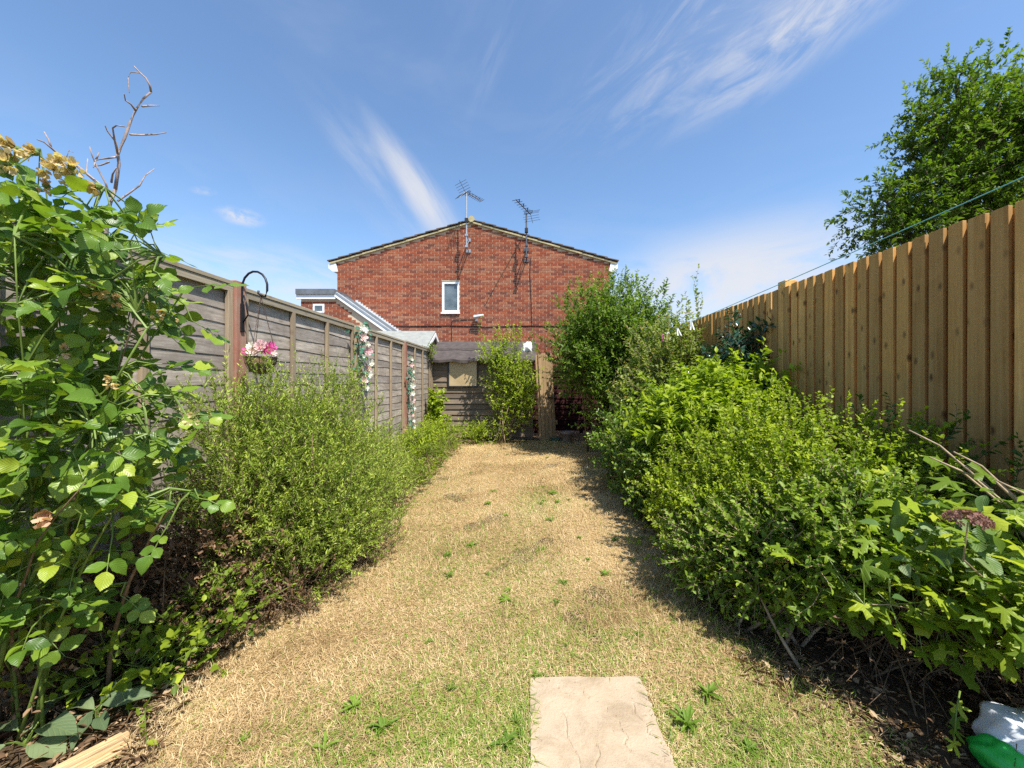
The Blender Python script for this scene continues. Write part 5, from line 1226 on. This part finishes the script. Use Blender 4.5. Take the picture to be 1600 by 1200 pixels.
# ------------------------------------------------------------------ dead branch rising behind the left fence
def dead_tree():
    Y0 = 2.35; c = at(168, 330, Y0); root = thing('dead_tree', 'bare dead sapling rising behind the grey fence above the rose', 'tree', (c.x, Y0, 0)); rng = np.random.default_rng(90)
    def br(pp, r0, r1, name, dy):
        n = len(pp); Q = [at(px, py, Y0 + dy * i / max(1, n - 1) + rng.normal(0, .008)) for i, (px, py) in enumerate(pp)]
        MB().tube(Q, [r0 + (r1 - r0) * i / (n - 1) for i in range(n)], 6).build(name, M['deadwood'], root, smooth=True)
    MB().tube([(c.x - .08, Y0, 0), (c.x - .04, Y0, 1.0), (c.x - .03, Y0, 1.8), tuple(c), tuple(at(180, 296, Y0))], [.022, .018, .014, .010, .009], 8).build('trunk', M['deadwood'], root, smooth=True)
    br([(180, 297), (186, 256), (184, 241), (195, 215), (203, 192), (212, 172), (224, 154), (236, 144)], 0.009, .0055, 'branch', .05)
    br([(236, 144), (234, 133), (228, 122), (219, 114), (209, 103)], .006, .003, 'branch', -.05)
    br([(219, 114), (212, 113), (204, 113), (200, 122), (202, 145)], .003, .002, 'twig', -.04)
    for pp, dy in (([(184, 241), (181, 222), (168, 205), (164, 196)], -.1), ([(184, 241), (179, 218), (176, 200), (182, 196), (195, 198)], -.15), ([(203, 210), (220, 211), (243, 210), (260, 207)], .15), ([(212, 173), (205, 163), (196, 157), (194, 147)], -.1), ([(222, 166), (236, 165), (249, 165)], .1), ([(184, 314), (200, 303), (218, 290), (227, 274), (241, 264)], .15), ([(177, 302), (160, 290), (140, 275), (122, 262)], -.15), ([(172, 308), (165, 286), (152, 262), (144, 243), (140, 229)], -.1),
                   ([(184, 245), (170, 247), (150, 250), (146, 262)], -.1), ([(174, 285), (176, 272), (182, 262)], -.05), ([(172, 304), (150, 285), (135, 270), (137, 248)], .1), ([(150, 250), (155, 238)], .0), ([(170, 253), (158, 258), (148, 260)], 0)): br(pp, .006, .0025, 'twig', dy)
    br([(177, 308), (140, 275), (112, 252), (94, 243), (80, 231), (69, 222), (58, 218)], .010, .003, 'branch', -.2); br([(80, 231), (76, 218), (69, 206)], .005, .003, 'twig', 0); br([(104, 246), (108, 235), (114, 238)], .003, .002, 'twig', 0)
dead_tree()

# ------------------------------------------------------------------ hook, hanging basket, garlands
def hook_and_basket():
    Xp = -2.012; Y = 2.72
    root = thing('wall_hook', 'black wrought iron hook on the reddish fence post', 'hook', (Xp, Y, 1.6))
    z0 = 1.64; pts = [(Xp, Y, z0), (Xp, Y, 1.86)]
    for k in range(11):
        a = math.pi - math.pi * 1.15 * k / 10; pts.append((Xp + .10 + .10 * math.cos(a), Y - .035 * k / 10, 1.90 + .125 * math.sin(a)))
    pts += [(Xp + .165, Y - .035, 1.85), (Xp + .14, Y - .035, 1.865), (Xp + .142, Y - .035, 1.885)]
    MB().tube(pts, .0075, 7).build('arm', M['iron'], root, smooth=True)
    MB().box(Xp - .003, Xp + .009, Y - .016, Y + .016, 1.60, 1.80).build('plate', M['iron'], root, bevel=.003)
    MB().tube([(Xp + .01, Y, 1.67), (Xp + .05, Y - .01, 1.72), (Xp + .035, Y - .01, 1.80), (Xp + .012, Y, 1.86)], .005, 6).build('scroll', M['iron'], root, smooth=True)
    cx, cy, cz = Xp + .158, Y - .036, 1.42
    b = thing('hanging_basket', 'hanging basket of magenta and pale pink cloth flowers on chains', 'hanging basket', (cx, cy, cz - .1))
    for k in range(3):
        a = 2.1 * k + .5; e = Vector((cx + .095 * math.cos(a), cy + .095 * math.sin(a), cz)); s = Vector((cx, cy, 1.845)); mb = MB(); n = 26
        for i in range(n):
            p, q = s.lerp(e, i / n), s.lerp(e, (i + 1.25) / n); o = Vector((.0035, 0, 0)) if i % 2 else Vector((0, .0035, 0)); mb.tube([p, (p + q) / 2 + o, q, (p + q) / 2 - o, p], .0013, 4)
        mb.build('chain', flat('chain_rust', (.10, .06, .045), .7, .4, 50, 0, .4), b)
    prof = [(r * .8, z) for r, z in ((.001, -.12), (.05, -.113), (.085, -.085), (.108, -.045), (.118, 0), (.110, .0), (.10, -.04), (.001, -.06))]
    MB().lathe(prof, (cx, cy, cz), 20, .03).build('bowl', M['straw'], b)
    wires = MB()
    for z, r in ((0, .098), (-.045, .091), (-.085, .073)): wires.tube([(cx + r * math.cos(t), cy + r * math.sin(t), cz + z) for t in np.linspace(0, 6.283, 21)], .002, 4)
    for k in range(12):
        a = k * .5236; wires.tube([(cx + r * math.cos(a), cy + r * math.sin(a), cz + z) for r, z in ((.098, 0), (.091, -.045), (.073, -.085), (.025, -.12))], .0016, 4)
    wires.build('wire_frame', M['iron'], b)
    rng = np.random.default_rng(91)
    for k, (dx, dy, dz, r, kd) in enumerate(((-.07, -.06, .045, .052, 'pink'), (.0, -.09, .035, .055, 'palepink'), (.075, -.05, .05, .052, 'pink'), (.01, -.02, .10, .050, 'palepink'), (-.06, .03, .085, .05, 'palepink'), (.07, .03, .09, .05, 'pink'), (.05, -.085, .075, .045, 'palepink'), (-.03, -.08, .085, .04, 'white'), (.10, -.0, .03, .04, 'palepink'), (-.10, -.01, .03, .04, 'pink'))):
        mb = MB(); petals(mb, (cx + dx * .72, cy + dy * .72, cz + dz * .8), (dx * 6 + .25, dy * 6 - .4, .5), r * .78, 8, rng, .55, 4, .12); mb.build('blossom', PET[kd], b)
hook_and_basket()

def garland(label, px0, py0, px1, py1, Y, n_fl, seed, cols, w=0.09):
    rng = np.random.default_rng(seed); a, b = at(px0, py0, Y), at(px1, py1, Y + .05); x = -2.0
    root = thing('flower_garland', label, 'garland', (x, Y, 0)); a.x = b.x = x
    Q = [a.lerp(b, t) + Vector((0.02 + .015 * math.sin(t * 9), .05 * math.sin(t * 7 + seed), 0)) for t in np.linspace(0, 1, 14)]
    MB().tube(Q, .004, 5).build('stem', M['stem_green'], root)
    n = 110; t = rng.random(n); P = np.array([list(a.lerp(b, k)) for k in t]) + np.stack([rng.uniform(0, .07, n), rng.normal(0, w, n), rng.normal(0, .03, n)], 1)
    v, f, r, u = leaf_batch(P, rng.normal(0, 1, (n, 3)) + np.array([[.5, -.3, -.1]]), rng.normal(0, .5, (n, 3)) + np.array([[1, -.5, .5]]), rng.uniform(.04, .075, n), rng.uniform(.022, .04, n), T_leaf([0, .3, .48, .5, .36, .16, 0], .2, .15), rng.random(n))
    link('foliage', big_mesh('foliage', v, f, r, u), M['teal_leaf'], root)['kind'] = 'stuff'
    for k in range(n_fl):
        p = a.lerp(b, (k + .5) / n_fl + rng.uniform(-.04, .04)) + Vector((.06, rng.normal(0, w * .7), 0)); mb = MB(); petals(mb, p, (1, -.9 + rng.normal(0, .3), .3), rng.uniform(.032, .058), 6, rng, .4, 3, .15); mb.build('blossom', PET[cols[k % len(cols)]], root)
garland('cloth flower garland with white roses on the fence post nearer the camera', 560, 505, 556, 610, 4.60, 11, 7, ['white', 'white', 'palepink', 'white', 'palepink'], 0.12)
garland('thinner cloth garland with small white flowers on the fence near the shed', 645, 555, 655, 672, 6.52, 13, 8, ['white', 'palepink', 'white'], 0.06)

# ------------------------------------------------------------------ washing line and pegs
def washing_line():
    A, B = Vector((2.36, 0.9, 2.32)), at(975, 550, 6.4); A = at(1600, 276, 1.80); d = (A - B).normalized(); A2 = A + d * 2.6
    Q = [A2.lerp(B, t) - Vector((0, 0, .03 * 4 * t * (1 - t))) + Vector((0, 0, .03 * 4 * .32 * .68)) for t in np.linspace(0, 1, 24)]
    tag(MB().tube(Q, .003, 6).build('washing_line', M['line'], smooth=True), 'thin teal washing line running along above the pine fence', 'washing line')
    L = lambda px: min((A2.lerp(B, k / 2000) for k in range(2001) if A2.lerp(B, k / 2000).y > .5), key=lambda p: abs(VX + F * p.x / p.y - px))
    for k, (px, mt, sw, lab) in enumerate(((1036, 'pink', .2, 'pink plastic clothes peg on the washing line'), (1044, 'white', -.2, 'white clothes peg next to the pink one'), (1058, 'white', .9, 'white clothes peg hanging askew in the middle'), (1080, 'white', .25, 'white clothes peg farthest from the pink one'))):
        p = L(px); p.z += .012; o = thing('clothes_peg', lab, 'clothes peg', tuple(p), 'pegs on the washing line')
        for s in (-1, 1):
            e = Vector((s * .022 + sw * .03, -.01, -.10)); MB().hexa([tuple(p + Vector((s * .003 + q, y, 0)) ) for q, y in ((-.006, -.006), (.006, -.006), (.006, .006), (-.006, .006))] + [tuple(p + e + Vector((q, y, 0))) for q, y in ((-.008, -.006), (.008, -.006), (.008, .006), (-.008, .006))]).build('arm', M[mt], o)
        MB().tube([tuple(p + Vector((-.012, 0, -.02))), tuple(p + Vector((.012, 0, -.02)))], .006, 6).build('spring', M['alu'], o)
washing_line()

# ------------------------------------------------------------------ log and bag on the ground
def split_log():
    a, b = gnd(212, 1152), gnd(60, 1245); root = thing('split_log', 'split piece of pale firewood at the bottom edge of the lawn', 'log', ((a.x + b.x) / 2, (a.y + b.y) / 2, 0))
    d = (b - a); L = d.length; rng = np.random.default_rng(95); ang = math.atan2(d.y, d.x); n = 9
    for k in range(n):
        y0 = -.055 + .11 * k / n; y1 = y0 + .11 / n + .001; h = .028 + .03 * math.sin(math.pi * (k + .5) / n) + rng.uniform(-.006, .006); x0 = rng.uniform(-.01, .045); m = MB()
        m.hexa([(x0, y0, 0), (L, y0, 0), (L, y1, 0), (x0, y1, 0), (x0 + .012, y0 + .002, h * .55), (L, y0, h), (L, y1, h + rng.uniform(-.004, .004)), (x0 + .012, y1 - .002, h * .6)])
        o = m.build('splinter', M['log'], root, bevel=.002); o.matrix_basis = Matrix.Translation(a) @ Matrix.Rotation(ang, 4, 'Z')
split_log()
def bag():
    c = gnd(1590, 1200); root = thing('plastic_bag', 'white and bright green plastic bag at the bottom right corner', 'bag', (c.x, c.y, 0))
    crumpled('white_half', None, None, (c.x + .06, c.y + .02, .075), (.13, .09, .085), M['bag_white'], 12, 1, root, 18, 30, .22); crumpled('green_half', None, None, (c.x - .065, c.y - .02, .045), (.075, .07, .05), M['bag_green'], 14, 1, root, 18, 30, .16)
bag()
